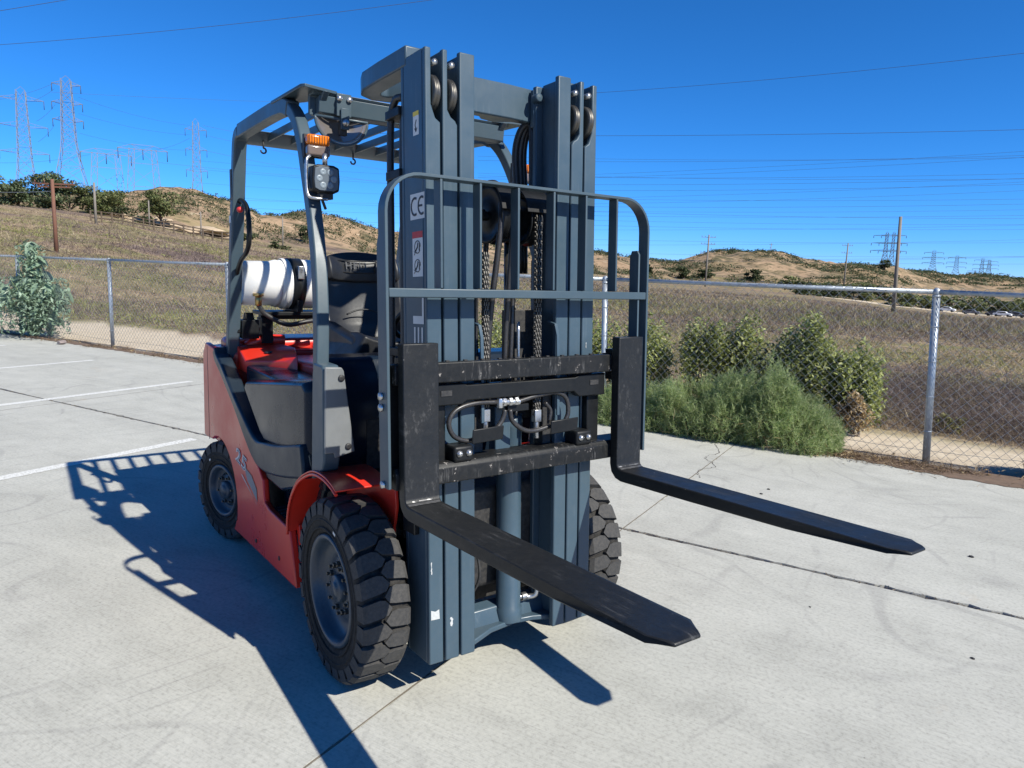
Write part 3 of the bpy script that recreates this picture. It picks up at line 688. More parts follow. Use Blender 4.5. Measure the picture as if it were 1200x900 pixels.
# grab handle on the rear right leg, with a red push button
mb = MB(); mb.tube(smooth_path([(-1.50, -.47, 1.775), (-1.45, -.47, 1.80), (-1.35, -.47, 1.77), (-1.31, -.47, 1.70), (-1.31, -.47, 1.60), (-1.36, -.47, 1.545), (-1.47, -.47, 1.50), (-1.56, -.47, 1.43)], 5), .012, 10); mb.build('grab_handle', BLACKP, FL)
mb = MB(); mb.lathe([(.014, 0), (.014, .02), (.001, .024)], (-1.40, -.49, 1.75), 'x', 12); mb.build('horn_button', DECALR, FL)
mb = MB(); mb.box(-1.500, -1.470, -.5075, -.5055, 1.80, 1.95); mb.build('warning_strip', DECALK, FL)
mb = MB(); mb.box(-1.532, -1.500, -.5075, -.5055, 1.69, 1.725); mb.build('inspection_sticker', DECALW, FL)
# mirror
mb = MB(); mb.box(-.438, -.430, -.365, -.305, 2.07, 2.155); mb.box(-.425, -.418, -.352, -.318, 2.02, 2.10); B(mb, 'mirror_bracket', GREYD, .002)
for dy in (-.02, .02):
    q = MB(); q.lathe([(.011, 0), (.011, .009), (.001, .010)], (-.430, -.335+dy, 2.135), 'x', 10); q.build('mirror_bolt', STEEL, FL)
q = MB(); q.lathe([(.013, 0), (.013, .010), (.001, .012)], (-.418, -.335, 2.045), 'x', 10); q.build('mirror_bolt', STEEL, FL)
mb = MB(); seg = 28; R_ = .108; vs = []; nn = 6      # half-dome, curved side facing the driver
cen = Vector((-.455, -.335, 2.065))
for j in range(nn+1):
    for i in range(seg+1):
        a = PI+PI*i/seg; rr = R_*j/nn; d_ = .035*(1-(j/nn)**2)
        vs.append(cen+Vector((-d_, rr*math.cos(a), rr*math.sin(a)*.92)))
fs = [(j*(seg+1)+i, j*(seg+1)+i+1, (j+1)*(seg+1)+i+1, (j+1)*(seg+1)+i) for j in range(nn) for i in range(seg)]
mb.add(vs, fs, True); mir = mb.build('mirror', MIRROR, FL, fixn=False); so_ = mir.modifiers.new('s', 'SOLIDIFY'); so_.thickness = .004
mb = MB(); mb.tube([cen+Vector((0, R_*math.cos(PI+PI*i/seg), R_*.92*math.sin(PI+PI*i/seg))) for i in range(seg+1)]+[cen+Vector((0, -R_, 0))], .0055, 8); mb.build('mirror_rim', GREYD, FL)
mb = MB(); mb.box(-.455, -.435, -.350, -.320, 2.0, 2.055); B(mb, 'mirror_mount', DARK, .003)
# indicator and work lamp each side
for s in (-1, 1):
    yc = -.466 if s < 0 else .486
    mb = MB(); mb.box(-.3800, -.3450, yc-.045, yc+.045, 1.938, 1.975); B(mb, 'indicator_amber_lens', AMBER, .010, seg=3, label='orange upper half of the direction indicator')
    mb = MB(); mb.box(-.3800, -.3480, yc-.044, yc+.044, 1.898, 1.937); B(mb, 'indicator_clear_lens', CLEAR, .008, seg=3)
    mb = MB(); mb.box(-.4000, -.3800, yc-.047, yc+.047, 1.895, 1.978)
    for k in range(9): mb.box(-.3445, -.3425, yc-.04+k*.0098, yc-.038+k*.0098, 1.94, 1.972)
    B(mb, 'indicator_base', DARK, .002)
    mb = MB(); mb.tube(smooth_path([(-.3050, yc-.052, 1.89), (-.2950, yc-.068, 1.87), (-.2900, yc-.070, 1.80), (-.2800, yc-.067, 1.745), (-.2650, yc-.04, 1.735), (-.2650, yc, 1.735)], 4), .006, 8)
    mb.tube([(-.2950, yc, 1.90), (-.2900, yc, 1.86)], .010, 8); mb.build('lamp_bracket', STEEL, FL)
    lc = yc-.010
    body = [(lc-.050, 1.765), (lc-.053, 1.80), (lc-.050, 1.848), (lc-.03, 1.856), (lc+.03, 1.856), (lc+.050, 1.848), (lc+.053, 1.80), (lc+.050, 1.765), (lc+.03, 1.755), (lc-.03, 1.755)]
    mb = MB(); mb.prism(body, 'x', -.3050, -.2500); lamp = B(mb, 'work_lamp', BLACKP, .006, seg=3)
    mb = MB(); mb.prism([(y_*.86+lc*.14, z_*.84+1.806*.16) for y_, z_ in body], 'x', -.2510, -.2460); mb.build('lamp_glass', GLASS, lamp, bevel=.002)
    for k in range(6):
        a = 2*PI*k/6; q = MB(); q.lathe([(.012, 0), (.010, .002), (.004, .0005), (.001, 0)], (-.2458, lc+.027*math.cos(a), 1.806+.027*math.sin(a)), 'x', 12); q.build('lamp_reflector', REFL, lamp)
    mb = MB(); mb.box(-.2950, -.2600, lc-.02, lc+.03, 1.735, 1.757); mb.tube([(-.2750, lc-.01, 1.74), (-.2850, lc+.01, 1.70)], .006, 6); B(mb, 'lamp_mount', DARK, .002)

# ---- seat
def shell(fn, nu, nv, name, mat, parent, thick=.05):
    vs = [fn(i/nu, j/nv) for i in range(nu+1) for j in range(nv+1)]
    fs = [((i+1)*(nv+1)+j, (i+1)*(nv+1)+j+1, i*(nv+1)+j+1, i*(nv+1)+j) for i in range(nu) for j in range(nv)]
    mb = MB(); mb.add(vs, fs, True); o = mb.build(name, mat, parent, fixn=False)
    sm = o.modifiers.new('s', 'SOLIDIFY'); sm.thickness = thick; sm.offset = -1
    bv = o.modifiers.new('b', 'BEVEL'); bv.width = .012; bv.segments = 3; bv.limit_method = 'ANGLE'; bv.angle_limit = math.radians(50)
    return o
def back(u, v):
    z = 1.14+.34*v; w = .188+.010*math.sin(v*3); t = (u-.5)*2
    x = -.93-.10*v + .055*abs(t)**3 - .02*math.sin(v*PI) + .012*math.exp(-((v-.22)/.07)**2)*(1-t*t)
    return (x-.03, w*t-.006, z)
STITCH = paint('moulded_letter', (.035, .037, .04), .3, dirt=.05, scale=20)
SEAT = shell(back, 22, 16, 'seat', VINYL, FL, .07); SEAT['label'] = 'black vinyl bucket seat with wide headrest band'
def head(u, v):
    t = (u-.5)*2; z = 1.428+v*(.140-.024*t*t)-.012*(1-t*t)*(1-v)*1.2; w = .172+.012*v
    x = -1.005-.035*v+.06*abs(t)**2.6+.018*math.sin(v*PI)
    return (x-.03, w*t*(1-.03*v)-.006, z)
shell(head, 22, 10, 'headrest', VINYL, SEAT, .06)
def cush(u, v):
    t = (u-.5)*2; return (-.50-.43*v, .205*t*(1-.06*(1-v))-.020, 1.185-.045*v**1.5+.035*abs(t)**3-.03*max(0, .2-v)*5*.5)
shell(cush, 18, 14, 'seat_cushion', VINYL, SEAT, .13)
for s in (-1, 1):
    mb = MB(); mb.prism([(-.98, 1.10), (-.98, 1.24), (-.86, 1.235), (-.56, 1.19), (-.52, 1.08)], 'y', s*.17-.02, s*.222-.02); B(mb, 'seat_side_bolster', VINYL, .025, seg=4, parent=SEAT)
mb = MB(); mb.box(-.96, -.50, -.25, .17, 1.03, 1.08); B(mb, 'seat_base', DARK, .01, parent=SEAT)
mb = MB(); mb.tube(smooth_path([(-.962, -.11, 1.262), (-.962, -.065, 1.280), (-.962, -.02, 1.286), (-.962, .025, 1.280), (-.962, .07, 1.262)], 4), .004, 6); mb.build('seat_seam', VINYL, SEAT)
# embossed lettering and its border
text('embossed_lettering', 'HELI', .050, STITCH, frame((-1.0165, -.040, 1.494), (0, 1, 0), (-.22, 0, 1)), SEAT, bold=.0004, ext=.0025)
mb = MB(); pth = [(-.112, 1.520), (.112, 1.520), (.100, 1.464), (-.094, 1.464)]
for a, b_ in zip(pth, pth[1:]+pth[:1]): mb.tube([(-1.034-(a[1]-1.487)*.2+.05*abs(a[0]/.16)**2.6*.7+.001, a[0]-.040, a[1]), (-1.034-(b_[1]-1.487)*.2+.05*abs(b_[0]/.16)**2.6*.7+.001, b_[0]-.040, b_[1])], .0035, 6)
mb.build('emboss_border', VINYL, SEAT)

# ---- gas bottle lying across the rear
mb = MB(); tx, tz, tr = -1.66, 1.385, .135
mb.lathe([(.001, -.29), (.06, -.285), (.105, -.265), (.128, -.23), (tr, -.19), (tr, .36), (.125, .41), (.09, .44), (.001, .455)], (tx, 0, tz), 'y', 40)
TANK = mb.build('propane_tank', WHITE, FL)
mb = MB(); mb.lathe([(.118, -.435), (.121, -.27), (.126, -.26), (.130, -.24)], (tx, 0, tz), 'y', 40); o = mb.build('tank_collar', WHITE, TANK, fixn=False); q = o.modifiers.new('s', 'SOLIDIFY'); q.thickness = .004
mb = MB(); mb.lathe([(tr+.0015, -.215), (tr+.004, -.21), (tr+.004, -.20), (tr+.0015, -.195)], (tx, 0, tz), 'y', 40); mb.build('tank_weld_seam', WHITE, TANK)
for yc in (-.145, .20):
    mb = MB(); mb.lathe([(tr+.001, -.034), (tr+.006, -.034), (tr+.006, .034), (tr+.001, .034)], (tx, yc, tz), 'y', 40); st = mb.build('tank_strap', BLACKP, TANK)
    mb = MB(); mb.box(tx+.115, tx+.155, yc-.016, yc+.016, tz+.03, tz+.10); B(mb, 'strap_buckle', STEEL, .003, parent=TANK)
mb = MB(); mb.tube([(tx+.03, -.29, tz-.02), (tx+.08, -.35, tz-.05), (tx+.115, -.365, tz-.075), (tx+.115, -.365, tz-.115)], .017, 10); mb.tube([(tx+.115, -.365, tz-.05), (tx+.115, -.365, tz-.065)], .028, 10); mb.lathe([(.026, 0), (.026, .02), (.001, .02)], (tx+.03, -.35, tz-.04), 'y', 12); mb.build('tank_valve', BRASS, TANK)
mb = MB(); mb.tube(smooth_path([(tx+.115, -.365, tz-.11), (tx+.12, -.33, tz-.16), (tx+.13, -.22, tz-.215), (tx+.12, -.10, tz-.20), (tx+.10, .02, tz-.185)], 6), .013, 8); mb.build('gas_hose', HOSE, TANK)
mb = MB(); mb.box(tx-.10, tx+.10, -.34, .36, 1.215, 1.235); mb.box(tx-.02, tx+.03, -.33, .36, 1.19, 1.215)
for yc in (-.30, .28): mb.box(tx-.05, tx+.05, yc-.03, yc+.03, 1.06, 1.20)
for yc in (-.145, .20): mb.prism([(tx-.13, 1.235), (tx+.13, 1.235), (tx+.13, 1.30), (tx+.10, 1.30), (tx+.05, 1.25), (tx-.05, 1.25), (tx-.10, 1.30), (tx-.13, 1.30)], 'y', yc-.015, yc+.015)
B(mb, 'tank_bracket', BLACKP, .003)
mb = MB(); mb.box(tx-.03, tx+.07, -.44, -.35, 1.09, 1.19); mb.prism([(tx, 1.19), (tx+.06, 1.19), (tx+.03, 1.23)], 'y', -.42, -.37); mb.box(tx-.01, tx+.05, -.46, -.34, 1.12, 1.15)
B(mb, 'bracket_lock', BLACKP, .004)

# =================================================================================================
#  MAST (built upright, then tilted back with the mast)
# =================================================================================================
Zb, Zt = .158, 2.175
for s in (-1, 1):
    def S(mb, x0, x1, y0, y1, z0, z1): mb.box(x0, x1, min(s*y0, s*y1), max(s*y0, s*y1), z0, z1)
    def flange(mb, y0, y1, ycut, zc=1.965):   # front flange, notched at the top for the roller
        a = [(s*y0, Zb), (s*y1, Zb), (s*y1, Zt), (s*ycut, Zt), (s*ycut, zc+.04), (s*(ycut-.008), zc+.018), (s*(y0+.018), zc), (s*y0, zc-.012)]
        mb.prism(a, 'x', .345, .365)
    mb = MB(); S(mb, .215, .3449, .336, .354, Zb, Zt); flange(mb, .300, .354, .333); S(mb, .195, .2149, .300, .354, Zb, Zt); B(mb, 'outer_mast_rail', GREY, .004, tilt=True)
    mb = MB(); S(mb, .225, .3439, .274, .288, Zb, Zt+.003)
    a = [(s*.238, Zb), (s*.292, Zb), (s*.292, Zt+.003), (s*.274, Zt+.003), (s*.274, 1.995), (s*.262, 1.975), (s*.246, 1.965), (s*.238, 1.952)]
    mb.prism(a, 'x', .344, .366); S(mb, .205, .2249, .238, .292, Zb+.01, Zt); B(mb, 'middle_mast_rail', GREY, .004, tilt=True)
    mb = MB(); S(mb, .235, .3449, .203, .217, Zb, Zt+.005); S(mb, .345, .367, .174, .230, Zb, Zt+.006); S(mb, .213, .2349, .174, .230, Zb+.01, Zt); B(mb, 'inner_mast_rail', GREY, .004, tilt=True)
    for yc, rr in ((.318, .058), (.256, .055)):
        mb = MB(); mb.lathe([(.012, -.013), (rr-.012, -.013), (rr-.004, -.012), (rr, -.008), (rr, -.002), (rr-.004, 0), (rr, .002), (rr, .008), (rr-.004, .012), (rr-.012, .013), (.012, .013)], (.325, s*yc, 2.045), 'y', 40); o = mb.build('mast_roller', CHAINM, FL, tilt=True)
        mb = MB(); mb.lathe([(.010, -.012), (.010, .012), (.001, .014)], (.352, s*yc, 2.135), 'x', 10); mb.build('roller_bolt', STEEL, FL, tilt=True)
    # lower rollers in the gaps + front wear pads
    mb = MB(); S(mb, .22, .30, .3545, .375, .60, .70); B(mb, 'mast_clamp', BLACKP, .004, tilt=True)
# top bow of the outer mast
path = [(.235, -.320), (.03, -.324), (-.10, -.322), (-.150, -.305), (-.172, -.270), (-.165, -.225), (-.060, -.13), (-.040, 0), (-.060, .13), (-.165, .225), (-.172, .270), (-.150, .305), (-.10, .322), (.03, .324), (.235, .320)]
mb = MB(); mb.strip(path, .072, 'z', 2.148, 2.214); B(mb, 'mast_top_bow', GREY, .006, seg=3, tilt=True)
mb = MB(); mb.prism([(.16, -.2), (.16, .2), (.195, .2), (.205, .08), (.205, -.08), (.195, -.2)], 'z', 2.052, 2.172); B(mb, 'inner_mast_top_beam', GREY, .005, tilt=True)
for s in (-1, 1):
    mb = MB(); mb.box(.203, .225, min(s*.17, s*.205), max(s*.17, s*.205), 2.03, 2.165); mb.lathe([(.016, 0), (.016, .03), (.001, .032)], (.225, s*.175, 2.13), 'x', 12); B(mb, 'beam_end_plate', GREY, .004, tilt=True)
# intermediate and lower cross members
mb = MB(); mb.prism([(.20, .168), (.262, .168), (.270, .185), (.250, .245), (.20, .255)], 'y', -.30, .30); B(mb, 'mast_bottom_beam', GREY, .005, tilt=True)
mb = MB(); mb.prism([(.262, -.295), (.335, -.225), (.345, -.16), (.30, -.06), (.285, .05), (.30, .13), (.345, .225), (.335, .25), (.262, .298)], 'z', .170, .190); B(mb, 'mast_foot_plate', GREY, .004, tilt=True)
for z0 in (.60, 1.02):
    mb = MB(); mb.box(.18, .204, -.30, .30, z0, z0+.09); B(mb, 'mast_cross_member', DARK, .004, tilt=True)
mb = MB(); mb.box(.212, .228, .04, .175, .95, 1.36); B(mb, 'mast_back_plate', DARK, .002, tilt=True)
# lift cylinders: central free-lift ram, two side rams
mb = MB(); mb.lathe([(.052, 0), (.052, .05), (.047, .055), (.047, .74), (.050, .745), (.050, .79), (.022, .795)], (.255, .045, .185), 'z', 28); o = mb.build('lift_cylinder', GREY, FL, tilt=True)
mb = MB(); mb.tube([(.255, .045, .97), (.255, .045, 1.62)], .021, 16); mb.build('cylinder_rod', CHAINM, FL, tilt=True)
for s in (-1, 1):
    mb = MB(); mb.tube([(.165, s*.245, .20), (.165, s*.245, 1.55)], .030, 16); mb.tube([(.165, s*.245, 1.5), (.165, s*.245, 2.06)], .018, 12); mb.build('side_lift_cylinder', DARK, FL, tilt=True)
mb = MB(); mb.tube(smooth_path([(.255, .09, .26), (.27, .135, .255), (.285, .155, .265), (.285, .16, .295), (.27, .15, .315)], 5), .011, 10); mb.lathe([(.017, -.01), (.017, .012)], (.262, .11, .258), 'y', 8); mb.build('hydraulic_elbow', STEEL, FL, tilt=True)
# crosshead with chain sheaves and hose reels
def sheave(x, y, z, r, w, name, mat=BLACKP):
    mb = MB(); mb.lathe([(.012, -w/2), (r*.45, -w/2), (r*.5, -w/2+.004), (r*.82, -w/2+.004), (r*.86, -w/2), (r, -w/2), (r, -w/2+.004), (r-.010, -w/2+.008), (r-.010, w/2-.008), (r, w/2-.004), (r, w/2), (r*.86, w/2), (r*.82, w/2-.004), (r*.5, w/2-.004), (.012, w/2)], (x, y, z), 'y', 36); return mb.build(name, mat, FL, tilt=True)
sheave(.285, -.055, 1.69, .100, .040, 'hose_pulley'); sheave(.285, .085, 1.675, .085, .050, 'chain_pulley'); sheave(.285, -.015, 1.70, .085, .022, 'hose_pulley', DARK)
mb = MB(); mb.tube([(.285, -.10, 1.685), (.285, .125, 1.685)], .016, 12); mb.box(.255, .315, .005, .055, 1.60, 1.72); mb.lathe([(.020, 0), (.020, .02), (.001, .022)], (.285, -.105, 1.69), 'y', 6); B(mb, 'crosshead', BLACKP, .004, tilt=True)
# curved guards over the pulleys
for y0, y1, r in ((-.085, -.01, .112), (.03, .135, .10)):
    mb = MB(); mb.strip(arc(.285, 1.69, r, 5, 175, 14), .006, 'y', y0, y1); B(mb, 'pulley_guard', BLACKP, .001, tilt=True)
def chain(x, y, z0, z1, w=.026):
    """leaf chain: alternating link plates and pins"""
    mb = MB(); p = .0254*.62; n = int((z1-z0)/p)
    for k in range(n):
        z = z0+k*p
        for j in range(-2, 3):
            if (j+k) % 2 == 0:
                yy_ = y+j*w/5; mb.prism([(x-.008, z-.002), (x+.008, z-.002), (x+.009, z+p*.7), (x+.006, z+p*1.25), (x-.006, z+p*1.25), (x-.009, z+p*.7)], 'y', yy_-.0018, yy_+.0018)
        mb.tube([(x, y-w/2-.003, z+p*.5), (x, y+w/2+.003, z+p*.5)], .0042, 6, smooth=False)
    return mb.build('lift_chain', CHAINM, FL, tilt=True, fixn=False)
chain(.372, .085, .98, 1.69); chain(.372, -.135, 1.00, 1.56, .022); chain(.20, .095, .98, 1.66)
for y_, z_ in ((.085, .93), (-.135, .95)):
    mb = MB(); mb.tube([(.372, y_, z_-.03), (.372, y_, z_+.06)], .010, 10); mb.box(.36, .384, y_-.014, y_+.014, z_+.03, z_+.075); B(mb, 'chain_anchor', STEEL, .002, tilt=True)
def hose(pts, r=.010, mat=None, name='hydraulic_hose', tilt=True, k=6):
    mb = MB(); mb.tube(smooth_path(pts, k), r, 10); return mb.build(name, mat or HOSE, FL, tilt=tilt)
hose([(.33, -.105, .98), (.345, -.102, 1.3), (.37, -.075, 1.62), (.345, -.055, 1.76), (.285, -.055, 1.80), (.225, -.055, 1.76), (.19, -.06, 1.5), (.19, -.06, .9)], .011)
hose([(.33, -.035, .98), (.345, -.032, 1.3), (.365, -.02, 1.62), (.34, -.015, 1.75), (.285, -.015, 1.785), (.225, -.015, 1.74), (.19, -.02, 1.5), (.19, -.02, .9)], .010)
hose([(.33, -.010, 1.0), (.335, .0, 1.3), (.335, .004, 1.52)], .008)
hose([(.315, .035, .98), (.325, .037, 1.1), (.325, .036, 1.32)], .006, STEEL, 'hydraulic_pipe')
# hoses looping over the beam, right of centre
for dx in (0, .03, .055):
    hose([(.12, .165+dx*.8, 1.50), (.125, .165+dx*.7, 1.80), (.13, .155+dx*.7, 1.95), (.15, .165+dx*.6, 2.03), (.175, .185+dx*.5, 2.05), (.19, .19+dx*.3, 2.0), (.19, .19+dx*.2, 1.6)], .013)
# hose bundle behind the right rail
for i, (x_, y_) in enumerate(((.165, -.335), (.13, -.315), (.10, -.35))):
    hose([(x_, y_, .55), (x_-.005, y_, 1.0), (x_, y_, 1.5), (x_-.004, y_+.005, 1.95), (x_+.02, y_+.01, 2.06), (x_+.07, y_+.02, 2.07)], .013)
for z_ in (.75, 1.20, 1.80, 2.0):
    mb = MB(); mb.box(.095, .20, -.365, -.30, z_, z_+.03); B(mb, 'hose_clamp', BLACKP, .003, tilt=True)
hose([(.24, -.16, .62), (.30, -.135, .52), (.31, -.12, .40), (.27, -.15, .30)], .005, DARK)
# rams' hose guides (bent bright strips)
for y_ in (-.158, .168):
    mb = MB(); mb.strip([(.33, 1.32), (.372, 1.31), (.385, 1.27), (.390, 1.15), (.392, .98)], .006, 'y', y_-.006, y_+.006); B(mb, 'hose_guide_strip', GREY, .001, tilt=True)
# stickers and lettering on the outer rail
def st(poly, name, mat, off=0.): 
    mb = MB(); y_ = -.3546-off; mb.add([(x, y_, z) for x, z in poly], [tuple(range(len(poly)))]); return mb.build(name, mat, FL, tilt=True, fixn=False)
def rect(x0, x1, z0, z1): return [(x0, z0), (x1, z0), (x1, z1), (x0, z1)]
st(rect(.258, .356, 1.654, 1.736), 'ce_plate', DECALW)
for xc, mid in ((.290, 0), (.338, 1)):
    mb = MB(); pts = arc(xc, 1.695, .024, 60, 300, 16, ry=.027); mb.strip([(p[0], p[1]) for p in pts], .0075, 'y', -.3556, -.3552); 
    if mid: mb.box(xc-.02, xc+.004, -.3556, -.3552, 1.6915, 1.6985)
    mb.build('ce_letter', DECALK, FL, tilt=True)
st(rect(.271, .342, 1.470, 1.615), 'warning_sticker', DECALW); st(rect(.271, .342, 1.594, 1.615), 'warning_header', DECALR, .0006)
for zc in (1.565, 1.505):
    mb = MB(); mb.strip(arc(.306, zc, .020, 0, 330, 14), .003, 'y', -.3556, -.3552); mb.strip([(.292, zc-.014), (.306, zc), (.310, zc+.014)], .006, 'y', -.3558, -.3552); mb.strip([(.318, zc-.012), (.322, zc+.012)], .006, 'y', -.3558, -.3552); mb.strip([(.282, zc-.025), (.290, zc-.018), (.282, zc-.012)], .002, 'y', -.3558, -.3552); mb.build('warning_pictogram', DECALK, FL, tilt=True)
st(rect(.283, .322, 1.918, 1.992), 'small_sticker', DECALW); st(rect(.283, .322, 1.978, 1.992), 'small_sticker_header', DECALY, .0006)
mb = MB(); mb.strip([(.303, 1.932), (.298, 1.95), (.306, 1.965)], .004, 'y', -.3556, -.3552); mb.strip([(.294, 1.94), (.303, 1.929), (.311, 1.94)], .003, 'y', -.3556, -.3552); mb.build('small_pictogram', DECALK, FL, tilt=True)
# brand lettering reading upwards : H E L I   (x is the letter height direction)
x0, x1 = .271, .346; t = .012
def bar(mb, a0, a1, z0, z1): mb.add([(a0, -.3552, z0), (a1, -.3552, z0), (a1, -.3552, z1), (a0, -.3552, z1)], [(0, 1, 2, 3)])
LET = {'L': [(x0, x1, 0, t*1.3), (x1-t, x1, 0, .082)], 'E': [(x0, x1, 0, t), (x1-t, x1, 0, .072), (x0, x0+t, 0, .072), ((x0+x1)/2-t/2, (x0+x1)/2+t/2, 0, .072)],
       'H': [(x0, x1, 0, t), (x0, x1, .065, .065+t), ((x0+x1)/2-t/2, (x0+x1)/2+t/2, 0, .07)], 'I': [(x0, x1, 0, t)]}
# letters run up the rail; cap height points rearwards
for ch, z0 in (('H', 1.125), ('E', 1.235), ('L', 1.316), ('I', 1.418)):
    mb = MB()
    if ch == 'E':
        for k in range(3): bar(mb, x0+.006+k*.026, x0+.016+k*.026, z0, z0+.070)
        bar(mb, x0+.004, x1-.006, z0-.012, z0)
    elif ch == 'L': bar(mb, x0, x1, z0, z0+.026); bar(mb, x1-.012, x1, z0+.026, z0+.085)
    elif ch == 'H': bar(mb, x0, x1, z0, z0+.014); bar(mb, x0, x1, z0+.06, z0+.074); bar(mb, .302, .315, z0+.014, z0+.06)
    else: bar(mb, x0, x1, z0, z0+.014)
    mb.build('brand_letter', DECALW, FL, tilt=True, fixn=False)
# paint scrapes on the flanges
def scrape(poly, x=.3665): 
    mb = MB(); mb.add([(x, y, z) for y, z in poly], [tuple(range(len(poly)))]); mb.build('paint_scrape', SCR, FL, tilt=True, fixn=False)
SCR = paint('scrape', (.50, .51, .50), .6, dirt=.4, scale=60)
def jag(y, z0, z1, w):
    n = 7; L = [(y-w*random.uniform(.2, 1), z0+(z1-z0)*i/n) for i in range(n+1)]; R = [(y+w*random.uniform(.2, 1), z0+(z1-z0)*i/n) for i in range(n, -1, -1)]; return [(L[0][0]+w, z0-.004)]+L+R
scrape(jag(-.205, .36, .52, .004)); scrape(jag(-.20, .28, .36, .004)); scrape(jag(-.268, .28, .31, .007)); scrape([(-.348, .318), (-.315, .316), (-.317, .350), (-.332, .345), (-.348, .352)]); scrape(jag(.215, .49, .53, .004)); scrape(jag(.32, 1.22, 1.24, .002)); scrape(jag(-.345, .48, .52, .003))

# ---- carriage
XC = .437
mb = MB(); mb.box(.400, XC, -.505, .515, 1.132, 1.197)
CB = B(mb, 'carriage_top_bar', CHIPPED, .004, tilt=True)
mb = MB()
for k in range(14):
    y_ = -.44+k*.068; mb.prism([(y_-.006, 1.1972), (y_+.006, 1.1972), (y_+.006, 1.201), (y_-.006, 1.201)], 'x', .402, .412)
mb.build('fork_notches', DARK, FL, tilt=True)
mb = MB(); mb.prism([(.385, .803), (XC, .803), (XC, .855), (.425, .870), (.330, .872), (.330, .855), (.385, .85)], 'y', -.505, .515); B(mb, 'carriage_bottom_bar', CHIPPED, .004, tilt=True)
mb = MB(); mb.prism([(-.37, 1.125), (-.37, 1.055), (-.255, 1.055), (-.235, 1.066), (.22, 1.066), (.245, 1.045), (.37, 1.045), (.37, 1.128), (.245, 1.125), (.225, 1.118), (-.235, 1.118), (-.25, 1.125)], 'x', .385, .420); B(mb, 'sideshift_frame', BLACKP, .004, tilt=True)
for s in (-1, 1):
    mb = MB(); mb.box(.35, .395, min(s*.305, s*.362), max(s*.305, s*.362), .86, 1.055); B(mb, 'carriage_side_plate', BLACKP, .005, tilt=True)
    mb = MB(); mb.box(.36, .4375, min(s*.222, s*.296), max(s*.222, s*.296), .866, .920); B(mb, 'lower_hook', BLACKP, .010, seg=3, tilt=True)
    for dy in (-.018, .018):
        q = MB(); q.lathe([(.011, 0), (.011, .004), (.0075, .005), (.0075, .009), (.001, .0095)], (.4375, s*.259+dy, .895), 'x', 12); q.build('hook_bolt', STEEL, FL, tilt=True)
    yc = -.162 if s < 0 else .168
    mb = MB(); mb.prism([(yc-.062, .92), (yc+.062, .925), (yc+.066, .972), (yc-.058, .968)], 'x', .425, .431); B(mb, 'hose_guard_plate', BLACKP, .003, tilt=True)
    mb = MB(); mb.box(.30, .35, min(s*.13, s*.17), max(s*.13, s*.17), .80, 1.13); mb.lathe([(.04, -.012), (.04, .012)], (.29, s*.15, 1.05), 'y', 20); B(mb, 'carriage_roller_bracket', DARK, .004, tilt=True)
    q = MB(); q.box(.4205, .4225, min(s*.295, s*.335), max(s*.295, s*.335), 1.086, 1.104); q.build('frame_slot', DARK, FL, tilt=True)
mb = MB(); mb.box(.300, .345, -.075, -.010, .80, 1.045); B(mb, 'carriage_centre_block', GREY, .004, tilt=True)
mb = MB(); mb.tube([(.41, -.10, 1.03), (.41, -.10, 1.062)], .012, 8); mb.tube([(.41, -.10, 1.05), (.41, -.02, 1.045)], .012, 12)
for y_ in (-.085, -.06, -.035): mb.lathe([(.0155, -.006), (.0155, .006)], (.41, y_, 1.049), 'y', 6)
B(mb, 'hydraulic_fitting', STEEL, .001, tilt=True)
mb = MB(); mb.tube([(.40, -.10, 1.04), (.36, -.10, 1.04)], .012, 8); mb.box(.38, .40, -.06, .03, 1.01, 1.035); B(mb, 'fitting_block', BLACKP, .002, tilt=True)
hose([(.405, -.11, 1.05), (.405, -.20, 1.052), (.405, -.27, 1.035), (.405, -.298, .995), (.405, -.28, .95), (.405, -.23, .928), (.405, -.18, .935)], .0085)
hose([(.405, -.075, 1.02), (.405, -.085, .99), (.405, -.11, .96), (.405, -.15, .945)], .0085)
hose([(.405, -.02, 1.045), (.405, .06, 1.06), (.405, .15, 1.065), (.405, .195, 1.04), (.405, .205, .99), (.405, .19, .955)], .0085)
hose([(.405, -.055, 1.02), (.405, -.045, .98), (.405, 0, .945), (.405, .05, .935), (.405, .12, .945)], .0085)
hose([(.39, .11, 1.03), (.39, .135, 1.0), (.39, .13, .96)], .007)

# ---- load backrest
BT = .008; xb0, xb1 = .400, .449; yl, yr = -.531, .553; zt_ = 1.770; rr = .115
pth = [(yl, .815), (yl, zt_-rr)]+arc(yl+rr, zt_-rr, rr, 180, 90, 8)[1:]+arc(yr-rr, zt_-rr, rr, 90, 0, 8)+[(yr, .815)]
mb = MB(); mb.strip(pth, BT+.002, 'x', xb0, xb1); BR = B(mb, 'load_backrest', GREYD, .0015, tilt=True)
def sub(mb, name, mat, bev=.0015, **kw):
    o = mb.build(name, mat, BR, bevel=bev); return tag(o, **kw)
mb = MB(); mb.box(xb0+.002, xb1-.001, yl+.006, yr-.006, 1.401, 1.429); sub(mb, 'crossbar', GREYD, .003)
for y_ in (-.344, -.200, -.051, .099, .243, .391):
    mb = MB(); mb.box(xb0+.004, xb1-.002, y_-.004, y_+.004, 1.431, zt_-.006); sub(mb, 'upright_bar', GREYD, .001)
for y_, s in ((yl+.0055, -1), (yr-.045, 1)):
    mb = MB()
    zt2 = 1.57; xf_ = .443 if s > 0 else .420; xr_ = .395 if s > 0 else .365; mb.prism([(xr_, .82), (xf_, .82), (xf_, zt2), (xf_-.01, zt2+.015), (xr_+.01, zt2+.015), (xr_, zt2-.01)], 'y', y_, y_+.008); sub(mb, 'mounting_plate', GREYD, .001)
